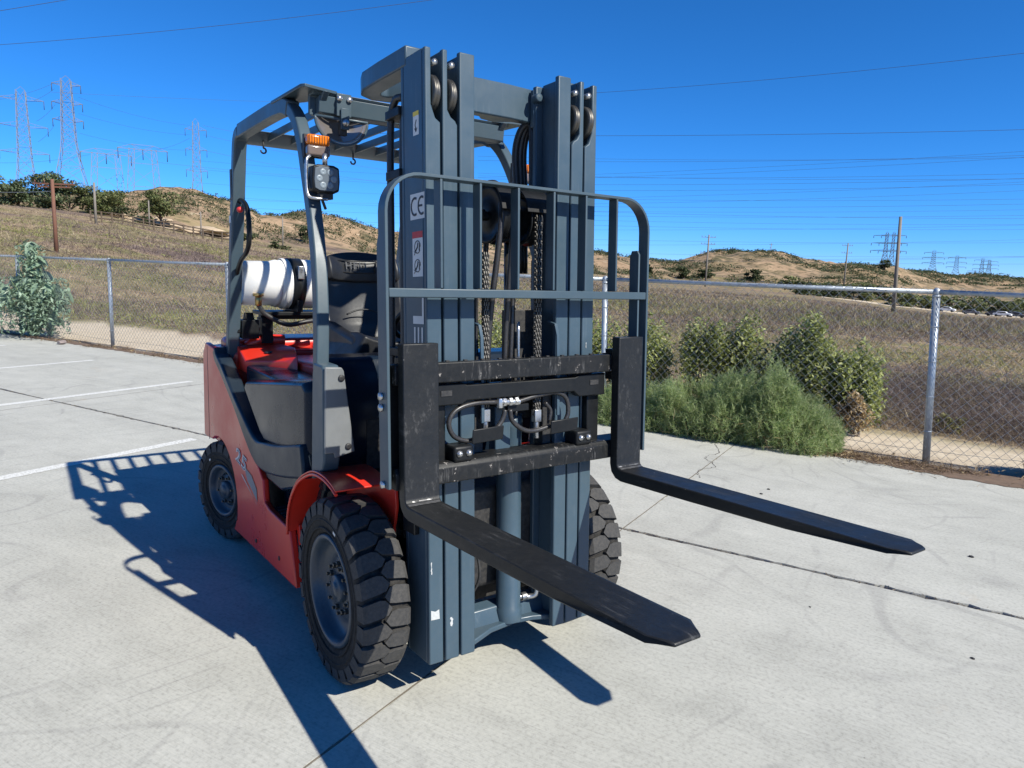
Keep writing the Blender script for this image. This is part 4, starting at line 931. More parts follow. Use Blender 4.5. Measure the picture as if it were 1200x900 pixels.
for z_ in (1.10, 1.065, .825):
    q = MB(); q.lathe([(.012, 0), (.012, -.008), (.001, -.010)], (.41 if z_ > 1 else .415, yl-.006, z_), 'y', 10); o = q.build('backrest_bolt', STEEL, BR)
mb = MB(); mb.box(.392, .400, yl+.005, yl+.07, .83, 1.19); sub(mb, 'mounting_tab', BLACKP)
mb = MB(); mb.box(.392, .400, yr-.08, yr-.005, .83, 1.19); sub(mb, 'mounting_tab', BLACKP)

# ---- forks
STEELF = paint('fork_steel', (.009, .010, .011), .42, metal=.0, spec=.3, streak=(5, 60, 30), sop=.18, dirt=.10, bumpy=.2, scale=7, wear=((.14, .14, .135), .685))
def fork(yc):
    fw = .0608; xf = .478; zf = .765; L = 1.073; xt = xf+L
    # side profile
    prof = [(xf-.040, 1.262), (xf, 1.262)]+[(xf+.02-.02*math.cos(math.radians(a)), zf+.02-.02*math.sin(math.radians(a))) for a in (0, 30, 60, 90)]
    top_end = len(prof)
    prof += [(xf+.45, zf-.002), (xt-.012, zf-.010), (xt, zf-.014), (xt, zf-.021), (xt-.35, zf-.040), (xf+.35, zf-.043)]
    prof += [(xf+.02-.06*math.cos(math.radians(a)), zf+.017-.06*math.sin(math.radians(a))) for a in (90, 60, 30, 0)]
    def wid(x):  # half width tapering near the tip
        d = xt-x
        return fw if d > .052 else fw*(.60+.40*d/.052)
    # subdivide the blade near the tip for the chamfer
    P = []
    for i, p in enumerate(prof):
        P.append(p)
        q = prof[(i+1) % len(prof)]
        for t_ in sorted([(xt-.052-p[0])/(q[0]-p[0])] if (p[0]-(xt-.052))*(q[0]-(xt-.052)) < 0 and abs(q[0]-p[0]) > .02 else []):
            P.append((p[0]+(q[0]-p[0])*t_, p[1]+(q[1]-p[1])*t_))
    n = len(P); mb = MB()
    vs = [(x, yc-wid(x), z) for x, z in P]+[(x, yc+wid(x), z) for x, z in P]
    mb.add(vs, [(i, (i+1) % n, n+(i+1) % n, n+i) for i in range(n)]+[tuple(range(n))[::-1], tuple(range(n, 2*n))])
    o = B(mb, 'fork', STEELF, .0035, seg=2, tilt=True)
    # top locking pin, hooks
    q = MB(); q.box(.385, .438, yc-.045, yc+.045, 1.10, 1.13) ; q.box(.385, .3995, yc-.045, yc+.045, 1.13, 1.215); q.box(.398, .438, yc-.045, yc+.045, 1.1985, 1.215); q.build('fork_hook', BLACKP, o)
    return o
f1 = fork(-.4351); f1['label'] = 'right fork, nearer the camera in the photograph'
f2 = fork(.4464); f2['label'] = 'left fork, farther from the camera'
for y0, y1 in ((-.496, -.374), (.386, .507)): # ground-in bright heel
    mb = MB(); n = 10; A = []; Bq = []
    for i in range(n+1):
        y_ = y0+.006+(y1-y0-.012)*i/n; A.append((.4795, y_, .774+random.uniform(0, .004))); Bq.append((.494+random.uniform(0, .006), y_, .7664))
    mid = [(.4845, a[1], .7702) for a in A]
    mb.add(A+mid+Bq, [(i, i+1, n+2+i, n+1+i) for i in range(n)]+[(n+1+i, n+2+i, 2*n+3+i, 2*n+2+i) for i in range(n)]); mb.build('heel_wear', paint('bare_steel', (.22, .22, .22), .35, metal=.7, dirt=.6, scale=50), FL, tilt=True, fixn=False)
# tilt cylinders
for s in (-1, 1):
    mb = MB(); mb.tube([(-.30, s*.30, .50), (.05, s*.30, .55)], .038, 14); mb.tube([(.05, s*.30, .55), (.20, s*.30, .57)], .018, 12); mb.build('tilt_cylinder', DARK, FL)

# =================================================================================================
#  FENCE
# =================================================================================================
FN = empty('chain_link_fence', tuple(uv(1.58, 4.79)), label='galvanised chain link fence along the edge of the concrete lot', cat='fence')
FO = Vector(uv(1.58, 4.79))
LEAN = Vector((-.0616, .0073, 0)); HF = 1.457
def fpt(u, v=4.79, z=0.): return uv(u, v)+LEAN*z+Vector((0, 0, z))-FO
U0 = 1.58-3.05*7; NP = 10
tops = []
for k in range(NP):
    u = U0+3.05*k; mb = MB(); r = .030
    mb.tube([fpt(u, z=-.1), fpt(u, z=HF-.03)], r, 16); mb.build('post', GALV, FN)
    mb = MB(); mb.tube([fpt(u, z=HF-.05), fpt(u, z=HF-.035)], .034, 14); mb.tube([fpt(u, z=HF-.035), fpt(u, z=HF+.015), fpt(u, z=HF+.03)], [.026, .026, .008], 12)
    mb.build('post_cap', GALV, FN)
    for z_ in (.25, .55, .85, 1.15):
        mb = MB(); mb.tube([fpt(u, z=z_), fpt(u, z=z_+.012)], .0315, 14); mb.build('tie_band', GALV, FN)
for k in range(NP-1):
    u = U0+3.05*k; mb = MB(); mb.tube([fpt(u+.02, z=HF-.005), fpt(u+1.5, z=HF-.009), fpt(u+3.03, z=HF-.005)], .021, 12); mb.build('top_rail', GALV, FN)
def mesh_bay(u0, u1, near):
    d = .084; nx = int(round((u1-u0)/d)); H0, H1 = .03, HF+.035; nz = int((H1-H0)/(d/2*1.0)); r = .0023
    vs = []; fs = []
    vv = -.026
    for i in range(nx):
        for ph in (0,):
            pts = []
            for j in range(nz+1):
                uu = u0+i*d+(d/2 if j % 2 else 0)
                z_ = H0+j*(H1-H0)/nz
                pts.append(fpt(uu+d/4, 4.79+vv+(.003 if j % 2 else -.003)+.010*math.sin(uu*2.7), z_))
            b = len(vs)
            for p in pts:
                for a in range(3):
                    ang = 2*PI*a/3; vs.append((p.x+r*math.cos(ang)*CT, p.y+r*math.cos(ang)*ST-.0*r, p.z+r*math.sin(ang)) if False else (p.x+r*math.cos(ang), p.y+r*math.sin(ang), p.z))
            for j in range(nz):
                for a in range(3): fs.append((b+j*3+a, b+j*3+(a+1) % 3, b+j*3+3+(a+1) % 3, b+j*3+3+a))
            # mirrored neighbour completing the diamonds
            pts2 = []
            for j in range(nz+1):
                uu = u0+i*d+(d/2 if j % 2 else d)
                z_ = H0+j*(H1-H0)/nz; pts2.append(fpt(uu+d/4+.0, 4.79+vv+(-.003 if j % 2 else .003)+.010*math.sin(uu*2.7), z_))
            b = len(vs)
            for p in pts2:
                for a in range(3):
                    ang = 2*PI*a/3; vs.append((p.x+r*math.cos(ang), p.y+r*math.sin(ang), p.z))
            for j in range(nz):
                for a in range(3): fs.append((b+j*3+a, b+j*3+(a+1) % 3, b+j*3+3+(a+1) % 3, b+j*3+3+a))
    me = bpy.data.meshes.new('chain_link_mesh'); me.from_pydata([tuple(p) for p in vs], [], fs); me.materials.append(WIREM)
    o = bpy.data.objects.new('chain_link_mesh', me); link(o, FN); o['kind'] = 'stuff'
for k in range(NP-1): mesh_bay(U0+3.05*k, U0+3.05*(k+1), k > 4)
mb = MB(); mb.tube([fpt(U0+i*.5, 4.77, .10+.012*math.sin(i*1.3)) for i in range(int(3.05*(NP-1)/.5)+1)], .0022, 4); mb.build('tension_wire', WIREM, FN)

# =================================================================================================
#  PLANTS
# =================================================================================================
def fast(name, V, F, mat, parent=None, **kw):
    me = bpy.data.meshes.new(name); me.from_pydata(V.tolist() if hasattr(V, 'tolist') else V, [], F.tolist() if hasattr(F, 'tolist') else F); me.materials.append(mat)
    o = bpy.data.objects.new(name, me); link(o, parent); return tag(o, **kw)
def leaves(C, size, rng, droop=.3, aspect=.45):
    """pointed 4-vertex folded leaves at centres C"""
    n = len(C); a = rng.random(n)*2*PI; el = rng.normal(.2, .6, n)-droop*.5
    d = np.stack([np.cos(a)*np.cos(el), np.sin(a)*np.cos(el), np.sin(el)], 1)
    side = np.cross(d, [0, 0, 1.]); side += rng.normal(0, .35, side.shape); side /= np.linalg.norm(side, axis=1)[:, None]+1e-6
    s = (size*rng.uniform(.6, 1.3, n))[:, None]
    p0 = C-d*s*.5; p1 = C+side*s*aspect*.5+[0, 0, .0]; p2 = C+d*s*.5-np.array([0, 0, 1.])*s*.12; p3 = C-side*s*aspect*.5
    V = np.stack([p0, p1, p2, p3], 1).reshape(-1, 3); i = np.arange(n)*4
    return V, np.stack([i, i+1, i+2, i+3], 1)
def bush(name, loc, rx, ry, h, n, size, mat, label, cat='bush', group=None, clumps=14, seed=1, stems=True, aspect=.45, dens=1.0, flat_=.35):
    rng = np.random.default_rng(seed); e = empty(name, tuple(loc), label=label, cat=cat, group=group)
    cc = []; 
    for k in range(clumps):
        a = rng.random()*2*PI; q = math.sqrt(rng.random())*.75; z = rng.uniform(.30, .88)*h*(1-.45*q)
        cc.append((rx*q*math.cos(a), ry*q*math.sin(a), z, rng.uniform(.22, .42)))
    cc = np.array(cc); k = rng.integers(0, clumps, n); g = rng.normal(0, 1, (n, 3)); g /= np.linalg.norm(g, axis=1)[:, None]; g *= (rng.random(n)**.45)[:, None]
    sc_ = np.stack([cc[k, 3]*rx, cc[k, 3]*ry, cc[k, 3]*h*.85], 1)
    C = cc[k, :3]+g*sc_; C[:, 2] = np.abs(C[:, 2])
    V, F = leaves(C, size, rng, aspect=aspect); fast('foliage', V, F, mat, e)
    if stems:
        mb = MB()
        for x, y, z, r_ in cc: mb.tube(smooth_path([(rng.normal(0, .04), rng.normal(0, .04), -.03), (x*.4, y*.4, z*.45), (x, y, z*1.05)], 3), [.012, .010, .008, .007, .006, .004, .003], 5)
        mb.build('stem', TWIG, e)
    return e
def sticks(P0, D, L, w, rng):
    """hair-thin triangles: start, direction, length, half width"""
    sd = np.cross(D, rng.normal(0, 1, D.shape)); sd /= np.linalg.norm(sd, axis=1)[:, None]+1e-6
    P1 = P0+D*L[:, None]; w = np.asarray(w).reshape(-1, 1)*np.ones((len(P0), 1))
    V = np.stack([P0-sd*w, P0+sd*w, P1], 1).reshape(-1, 3); i = np.arange(len(P0))*3
    return V, np.stack([i, i+1, i+2], 1)
def wispy(name, loc, rx, ry, h, n, mat, label, seed, rz=0, group=None):
    """mound of fine branching stems with hair-thin leaves (tumbleweed-like)"""
    rng = np.random.default_rng(seed); e = empty(name, tuple(loc), rz, label=label, cat='bush', group=group)
    ng = n//44; a = rng.random(ng)*2*PI; q = np.sqrt(rng.random(ng)); x = rx*q*np.cos(a); y = ry*q*np.sin(a)
    lump = fbm(x*3.2+seed, y*3.2, 3, seed); H = h*np.sqrt(np.clip(1-q**2*.86, .05, 1))*(.14+1.12*lump+.08*rng.random(ng)); z = H*np.clip(rng.random(ng)**.55, .05, 1)
    # sprays: each a short leaning stem carrying a few dozen hair leaves
    d = np.stack([x/rx*.55+rng.normal(0, .35, ng), y/ry*.55+rng.normal(0, .35, ng), np.full(ng, .9)], 1); d /= np.linalg.norm(d, axis=1)[:, None]
    L = rng.uniform(.08, .20, ng); P0 = np.stack([x, y, z], 1)-d*L[:, None]*.8; P0[:, 2] = np.maximum(P0[:, 2], 0)
    V1, F1 = sticks(P0, d, L, .0022, rng); fast('stem', V1, F1, mat, e)
    k = np.repeat(np.arange(ng), 33); t = rng.random(len(k))[:, None]; c = P0[k]+d[k]*L[k][:, None]*t
    dd = d[k]*.75+rng.normal(0, .62, (len(k), 3)); dd /= np.linalg.norm(dd, axis=1)[:, None]
    nd = ng//5; ad = rng.random(nd)*2*PI; qd = np.sqrt(rng.random(nd)); Pd = np.stack([rx*qd*np.cos(ad), ry*qd*np.sin(ad), rng.random(nd)*h*.35], 1); Dd = rng.normal(0, 1, (nd, 3)); Dd[:, 2] = np.abs(Dd[:, 2]); Dd /= np.linalg.norm(Dd, axis=1)[:, None]
    V3, F3 = sticks(Pd, Dd, rng.uniform(.06, .2, nd), .003, rng); fast('dry_stem', V3, F3, L_DRY, e)
    V2, F2 = sticks(c, dd, rng.uniform(.020, .075, len(k)), rng.uniform(.0012, .0030, len(k)), rng); fast('foliage', V2, F2, mat, e)
    return e
def gz(p): return hz(p.x, p.y)
# green wispy mounds spilling over the slab edge in front of the fence
for i, (u, v, rx, ry, h, n, lb) in enumerate((
        (-1.95, 4.75, .70, .40, .60, 60000, 'wispy green shrub at the fence, just behind the far raised fork'),
        (-1.0, 4.66, .72, .42, .64, 90000, 'broad wispy green shrub in the middle of the row at the fence'),
        (-.22, 4.58, .66, .38, .80, 90000, 'wispy shrub second from the right end of the row'),
        (.42, 4.55, .52, .34, .86, 80000, 'tall blue-green wispy shrub at the right end of the row'),
        (-3.0, 4.8, .7, .40, .60, 30000, 'wispy green shrub at the fence, mostly hidden behind the mast'))):
    wispy('wispy_shrub', uv(u, v, -.05), rx, ry, h, n, L_WISP, lb, 40+i, rz=TH, group='wispy green shrubs in front of the fence')
wispy('wispy_shrub', uv(2.66, 4.95, -.05), .36, .35, .72, 40000, leafmat('dull_green', (.05, .07, .035), (.10, .12, .06), (.17, .17, .10)), 'dark scrubby plant growing through the fence at the right edge of the photo', 77)
# leafy bushes behind the fence
for i, (u, v, rx, ry, h, n, mt_, lb) in enumerate((
        (-2.55, 6.5, .60, .5, 1.0, 6600, L_BRIGHT, 'yellow-green leafy bush behind the fence, seen through the right side of the backrest'),
        (-1.72, 6.45, .50, .45, .98, 6600, L_BRIGHT, 'bright leafy bush behind the fence, just right of the backrest'),
        (-.80, 6.45, .42, .42, 1.10, 6000, L_BRIGHT, 'upright yellow-green bush behind the middle of the wispy shrubs'),
        (-.38, 6.5, .34, .35, 1.04, 4200, L_BRIGHT, 'narrow bright bush close beside the upright yellow-green one'),
        (.34, 6.3, .48, .42, 1.02, 9000, L_BRIGHT, 'large leafy green bush behind the fence, nearest the right post'),
        (.84, 6.3, .36, .36, .86, 6200, L_BRIGHT, 'rounded bush above the dried tan plant behind the fence'),
        (.02, 6.15, .34, .3, .82, 3300, L_OLIVE, 'dark shaded bush in the gap left of the large leafy bush'),
        (-4.0, 6.6, .7, .5, .95, 4600, L_BRIGHT, 'leafy bush behind the fence seen through the mast gap'))):
    bush('leafy_bush', uv(u, v, gz(uv(u, v))), rx, ry, h*1.14, int(n*1.1), .058, mt_, lb, group='leafy bushes behind the fence', seed=60+i, clumps=24, aspect=.5)
bush('dried_bush', uv(.90, 5.92, -.06), .22, .2, .46, 2400, .034, L_DRY, 'tan dried-out plant at the foot of the rightmost leafy bush behind the fence', cat='bush', seed=91, clumps=12, aspect=.7)
# dry leaves swept against the fence
mb = MB(); rng = np.random.default_rng(5); n = 420
cu = np.concatenate([rng.normal(.95, .16, n//3), rng.uniform(.6, 4.0, n//3), rng.uniform(-16, -8, n-2*(n//3))]); cv = 4.60+rng.normal(0, .08, n)-np.where(cu < 1.2, .05, 0)
C = np.array([list(uv(a, b, rng.uniform(.004, .02))) for a, b in zip(cu, cv)])
V, F = leaves(C, .038, rng, aspect=.6); fast('dead_leaves', V, F, L_DRY, None, kind='stuff', label='dry brown leaves swept along the foot of the fence', cat='leaves')
mb = MB(); us = np.linspace(.55, 5.2, 90); L = []; R = []
for i, u_ in enumerate(us):
    e_ = 4.37+.10*math.sin(u_*1.7+1)-.05*min(1, max(0, (u_-.9)/1.6))+random.gauss(0, .016); L.append(uv(u_, e_, .0035)); R.append(uv(u_, 4.62, .004))
n = len(L); mb.add(L+R, [(i, i+1, n+i+1, n+i) for i in range(n-1)]); DIRT = paint('brown_dirt', (.16, .10, .062), .95, dirt=.8, bumpy=.5, scale=14)
mb.build('dirt_spill', DIRT, None, kind='structure')
mb = MB(); us = np.linspace(-16, -7.5, 120); L = []; R = []
for i, u_ in enumerate(us): L.append(uv(u_, 4.42+random.gauss(0, .02), .0035)); R.append(uv(u_, 4.62, .004))
n = len(L); mb.add(L+R, [(i, i+1, n+i+1, n+i) for i in range(n-1)]); mb.build('dirt_spill', DIRT, None, kind='structure')
LITTER = leafmat('brown_litter', (.07, .045, .03), (.15, .10, .06), (.34, .24, .13))
rng = np.random.default_rng(9); n = 20000; uu = np.concatenate([rng.uniform(-16, -7, n//2), rng.uniform(.6, 5, n//2)]); vv = 4.50+rng.normal(0, .10, n)-np.where(uu > 1.5, .06, 0); kk = fbm(uu*2.1, vv*3, 3, 17) > .47; uu, vv = uu[kk], vv[kk]; n = len(uu)
P0 = np.stack([uu*CT-vv*ST, uu*ST+vv*CT, rng.uniform(-.04, .03, n)], 1); D = rng.normal(0, 1, (n, 3)); D[:, 2] = np.abs(D[:, 2])*.6; D /= np.linalg.norm(D, axis=1)[:, None]
V, F = sticks(P0, D, rng.uniform(.02, .10, n), .0025, rng); fast('dry_litter', V, F, LITTER, None, kind='stuff', label='dry stalks and litter caught along the foot of the fence', cat='litter')
# big leafy weed at the left end, leaves as single parts
PK = empty('leafy_weed', tuple(uv(-13.0, 4.72, -.02)), label='tall grey-green weed with drooping broad leaves climbing the fence at far left', cat='plant')
lv = []; 
for i, (t_, w_, z_) in enumerate([(0, 0, 0), (.16, .30, -.0), (.36, .46, -.06), (.62, .40, -.16), (.84, .24, -.30), (1., 0, -.42)]): lv.append((t_, w_, z_))
Vl = []; 
for t_, w_, z_ in lv: Vl += [(t_, -w_*.5, z_+.05*w_), (t_, 0, z_-.04*(w_ > 0)), (t_, w_*.5, z_+.05*w_)]
Fl = [(3*i+a, 3*i+3+a, 3*i+4+a, 3*i+1+a) for i in range(len(lv)-1) for a in range(2)]
lme = bpy.data.meshes.new('leaf'); lme.from_pydata(Vl, [], Fl); lme.materials.append(L_POKE); lme.polygons.foreach_set('use_smooth', [True]*len(Fl))
rng = np.random.default_rng(12); mb = MB()
def leaf_at(p, size, az, pitch):
    o = bpy.data.objects.new('leaf', lme); link(o, PK); o.location = p; o.rotation_euler = (rng.normal(0, .4), pitch, az); o.scale = (size,)*3
nleaf = 0
for k in range(9):
    a = rng.random()*2*PI; R_ = rng.uniform(.3, 1.0) if k else .0; hh = rng.uniform(.70, 1.05) if k else 1.72
    tip = Vector((R_*math.cos(a)*1.0, R_*math.sin(a)*.6, hh))
    if k == 1: tip = Vector((.15, .1, 1.5))
    P = smooth_path([(0, 0, 0), tuple(tip*.55+Vector((0, 0, .15))), tuple(tip)], 5); mb.tube(P, [.02*(1-i/len(P))+.004 for i in range(len(P))], 6)
    for j in range(27):
        t_ = rng.uniform(.18, 1.0); p = Vector(P[min(len(P)-1, int(t_*len(P)))])
        wr = (.30 if k > 1 else .34*(1.15-t_))
        p = p+Vector((min(.3, max(-.3, rng.normal(0, wr*.6))), min(.2, max(-.2, rng.normal(0, wr*.45))), rng.normal(0, .05)))
        p.z = max(.12, p.z); leaf_at(p, rng.uniform(.15, .30), rng.random()*2*PI, rng.uniform(.1, .9)); nleaf += 1
mb.build('stem', paint('green_stem', (.16, .22, .10), .6), PK)
C = np.clip(rng.normal(0, 1, (3600, 3)), -1.7, 1.7)*[.58, .30, .28]+[0, 0, .60]; up_ = np.clip(rng.normal(0, 1, (900, 3)), -1.6, 1.6)*[.15, .13, .26]+[0, 0, 1.25]; C = np.vstack([C, up_]); C[:, 2] = np.clip(C[:, 2], .05, 1.85)
V, F = leaves(C, .085, rng, aspect=.42, droop=.6); fast('small_leaves', V, F, L_POKE, PK)['kind'] = 'stuff'

# weeds over the field : one mass per colour
def bandn(U_, V_, sd): return fbm(U_/16+50, V_/3.6+50, 4, sd)*.62+fbm(U_/2.6+9, V_/1.6+9, 3, sd+1)*.38
def weed_field(name, n, r0, r1, az0, az1, h0, h1, w, mat, label, seed, cond):
    rng = np.random.default_rng(seed); r = r0*(r1/r0)**rng.random(n); a = np.radians(rng.uniform(az0, az1, n))
    x = CAM[0]+r*np.cos(a); y = CAM[1]+r*np.sin(a); V_ = -x*ST+y*CT; U_ = x*CT+y*ST
    far_edge = np.interp(U_, [-14, -10, -3, 1, 3], [7.4, 7.0, 6.6, 6.25, 6.2])+(fbm(x/1.3, y/1.3, 4, 21)-.5)*.9
    k = (V_ > far_edge) & cond(x, y, r, U_, V_); x, y, r, V_ = x[k], y[k], r[k], V_[k]; n = len(x)
    z, _, _, _ = terrain_h(x, y); cl = np.clip(fbm(x*1.4, y*1.4, 4, seed)*2.4-.62, .12, 1.3)
    H = (h0+(h1-h0)*cl)*np.clip(1.15-r/120, .5, 1); g = np.clip(r/11, .8, 7)
    d = rng.normal(0, .75, (n, 3)); d[:, 2] = np.abs(rng.normal(.55, .5, n)); d /= np.linalg.norm(d, axis=1)[:, None]
    P0 = np.stack([x, y, z-.03+H*rng.random(n)**1.2], 1); L = rng.uniform(.05, .15, n)*np.clip(g, .9, 3.2)
    V, F = sticks(P0, d, L, w*g*rng.uniform(.6, 1.4, n), rng)
    fast(name, V, F, mat, None, kind='stuff', label=label, cat='weeds')
weed_field('dry_weeds', 230000, 6.2, 130, 100, 184, .02, .26, .0034, L_WEED, 'dry tan weeds covering the open field behind the fence', 301, lambda x, y, r, U_, V_: bandn(U_, V_, 33) > .48)
weed_field('purple_brown_weeds', 230000, 6.2, 110, 100, 184, .02, .26, .0032, L_PURP, 'purple-brown dead weeds in wide patches across the field', 302, lambda x, y, r, U_, V_: ((bandn(U_, V_, 33) < .50) & ((U_ < -2) | (V_ < 10.5))) | ((U_ > -8) & (V_ > 17+fbm(x/6, y/6, 2, 8)*6)))
weed_field('green_weeds', 210000, 6.2, 80, 100, 184, .02, .22, .0034, L_GRN, 'yellow-green weeds growing in streaks across the field', 303, lambda x, y, r, U_, V_: (bandn(U_, V_, 71) > .54) | ((U_ > -4) & (V_ > 10.6) & (V_ < 15+fbm(x/3, y/3, 2, 6)*4) & (fbm(x/1.4, y/1.4, 3, 44) > .42)))
weed_field('grey_thicket', 90000, 7.4, 12.5, 104, 124, .12, .62, .0022, L_PURP, 'tangled grey-brown dead brush behind the sand strip at right', 304, lambda x, y, r, U_, V_: (U_ > .9) & (V_ < 10.6) & (V_ > 6.35))
# grass mounds at right
for i, (u, v, rx, h, lb) in enumerate(((4.4, 17.5, 1.5, .75, 'rounded green mound plant beyond the right fence post'), (7.6, 16, 1.5, .7, 'green mound plant at the right edge of the field'), (1.75, 6.75, .18, .22, 'small yellow-green tuft on the sand edge, right of the fence post'), (4.0, 10.5, 1.0, .6, 'loose light green weeds at the right edge behind the fence'), (-11.7, 9.1, .5, .35, 'green tuft behind the fence left of the forklift'), (-8.3, 9.0, .7, .42, 'olive tuft behind the fence close to the forklift'))):
    p = uv(u, v); bush('field_plant', Vector((p.x, p.y, gz(p))), rx, rx*.7, h, int(2400*max(.4, rx)), .05+.02*rx, L_GRN if i != 0 else L_OLIVE, lb, cat='plant', seed=120+i, clumps=12, stems=False, aspect=.35)

# =================================================================================================
#  FAR THINGS : trees, poles, pylons, lines, cars
# =================================================================================================
def tree(loc, h, w, n, leaf, mat, label, seed, group=None, trunk_h=.35, name='tree'):
    rng = np.random.default_rng(seed); e = empty(name, tuple(loc), label=label, cat='tree', group=group); cl = 13; cc = []
    for k in range(cl):
        a = rng.random()*2*PI; q = rng.random()**.6; cc.append((w*.36*q*math.cos(a), w*.36*q*math.sin(a), h*rng.uniform(trunk_h, .86), rng.uniform(.13, .24)))
    cc = np.array(cc); k = rng.integers(0, cl, n); g = rng.normal(0, 1, (n, 3)); g /= np.linalg.norm(g, axis=1)[:, None]; g *= (rng.random(n)**.4)[:, None]
    C = cc[k, :3]+g*np.stack([cc[k, 3]*w*1.1, cc[k, 3]*w*1.1, cc[k, 3]*h*.75], 1)
    V, F = leaves(C, leaf, rng, aspect=.7); fast('crown', V, F, mat, e)
    mb = MB(); mb.tube([(0, 0, -.5), (.03*w, 0, h*trunk_h*.6), (0, .02*w, h*.6)], [h*.035, h*.025, h*.010], 7)
    for x, y, z, _ in cc[:7]: mb.tube([(.02*w, 0, h*trunk_h*.55), (x*.6, y*.6, z*.75), (x, y, z)], [h*.016, h*.011, h*.004], 5)
    mb.build('trunk', TWIG, e); return e
# left tree line
for i, (az, r, h, w, mt_) in enumerate(((180.6, 128, 6.6, 8, L_TREE), (179.0, 126, 6.6, 7, L_TREE), (177.6, 124, 7.6, 6.4, L_TREE), (176.2, 125, 7.2, 7.5, L_TREE), (174.8, 122, 5.6, 8, L_OLIVE), (173.9, 128, 5.4, 6, L_OLIVE))):
    tree(at(az, r, -.2), h*(.74 if i < 4 else .82), w, 2600, .42, mt_, ['dark green tree at the far left edge of the photo', 'dark leafy tree second from the left edge', 'tallest of the dark trees beside the reddish pole', 'olive tree just right of the reddish pole', 'low spreading olive tree on the left slope', 'rightmost low tree of the left row'][i], 200+i, group='trees along the left slope', trunk_h=.14)
tree(at(170.75, 120, -.2), 5.6, 5.8, 2300, .42, L_OLIVE, 'small lone tree in front of the left hill', 210, trunk_h=.40)
tree(at(161.0, 150, -.2), 3.6, 4.2, 1200, .40, L_DARK, 'small dark tree on the hill seen inside the overhead guard', 211, trunk_h=.2)
for i, (az, r, h, w) in enumerate(((173.1, 118, 2.2, 4.5), (171.8, 118, 1.5, 2.6), (165.0, 120, 1.6, 3.5), (163., 100, 1.2, 3.2))):
    tree(at(az, r, -.2), h, w, 700, .35, L_DARK, ['round green bush below the sandy bank of the left hill', 'small green bush beside the lone tree', 'low bush on the slope behind the overhead guard', 'low dark bush on the slope right of the guard leg'][i], 220+i, trunk_h=.08, name='far_bush')
# right-hand trees in front of the hills
for i, (az, r, h, w) in enumerate(((126.8, 300, 7.0, 9), (131.8, 292, 6.5, 8), (130.2, 296, 5.0, 10), (134.6, 290, 5.5, 7), (118.1, 470, 9, 9))):
    tree(at(az, r, -.6), h*.8, w*.8, 1300, .8, L_DARK, ['dark round tree at the foot of the middle hill', 'bushy tree left of the pole with three crossarms', 'wide low tree right of the pole with three crossarms', 'small tree at the foot of the hill right of the backrest', 'lone tree on the crest right of the tall wooden pole'][i], 240+i, trunk_h=.12)
ORD = ['first', 'second', 'third', 'fourth', 'fifth', 'sixth', 'seventh', 'eighth', 'ninth', 'tenth', 'eleventh', 'twelfth', 'thirteenth', 'fourteenth', 'fifteenth', 'sixteenth', 'seventeenth', 'eighteenth', 'nineteenth', 'twentieth', 'twenty-first', 'twenty-second', 'twenty-third', 'twenty-fourth', 'twenty-fifth', 'twenty-sixth']
# green belt along the road : individual trees
for k, az in enumerate(np.arange(124.2, 108.6, -.82)):
    r = 276+16*math.sin(az*3.1)+random.uniform(-8, 8); h = random.uniform(4.6, 6.6)
    tree(at(az, r, -.5), h, random.uniform(9, 14), 1100, .85, [L_OLIVE, L_DARK, L_OLIVE][k % 3], ORD[k]+' tree from the left in the green belt along the far road', 300+k, group='roadside trees beyond the field', trunk_h=.10)
# hillside scrub : countless
rng = np.random.default_rng(400); n = 11000; a = np.radians(np.concatenate([rng.uniform(108, 183, n//2), rng.uniform(108, 142, n-n//2)])); rd = np.interp(np.degrees(a), BEAR, RDST); r = rd*rng.uniform(.66, 1.02, n)
x = CAM[0]+r*np.cos(a); y = CAM[1]+r*np.sin(a); keep = fbm(x/24, y/24, 3, 55) > np.where(np.degrees(a) < 117, .36, np.where(np.degrees(a) < 150, .54, .56)); x, y, r = x[keep], y[keep], r[keep]; z, _, _, _ = terrain_h(x, y)
m_ = 14; C = np.repeat(np.stack([x, y, z], 1), m_, 0)+rng.normal(0, 1, (len(x)*m_, 3))*np.repeat((r/430*.9+.15)[:, None], m_, 0)*[1, 1, .45]+[0, 0, .3]
V, F = leaves(C, 1.0, rng, aspect=.8); V = V.reshape(-1, 4, 3); cen_ = V.mean(1, keepdims=True); V = cen_+(V-cen_)*np.repeat((r/430*.75+.08), m_)[:, None, None]
fast('hillside_scrub', V.reshape(-1, 3), F, L_DARK, None, kind='stuff', label='dark green scrub dotted over the dry hillsides', cat='scrub')

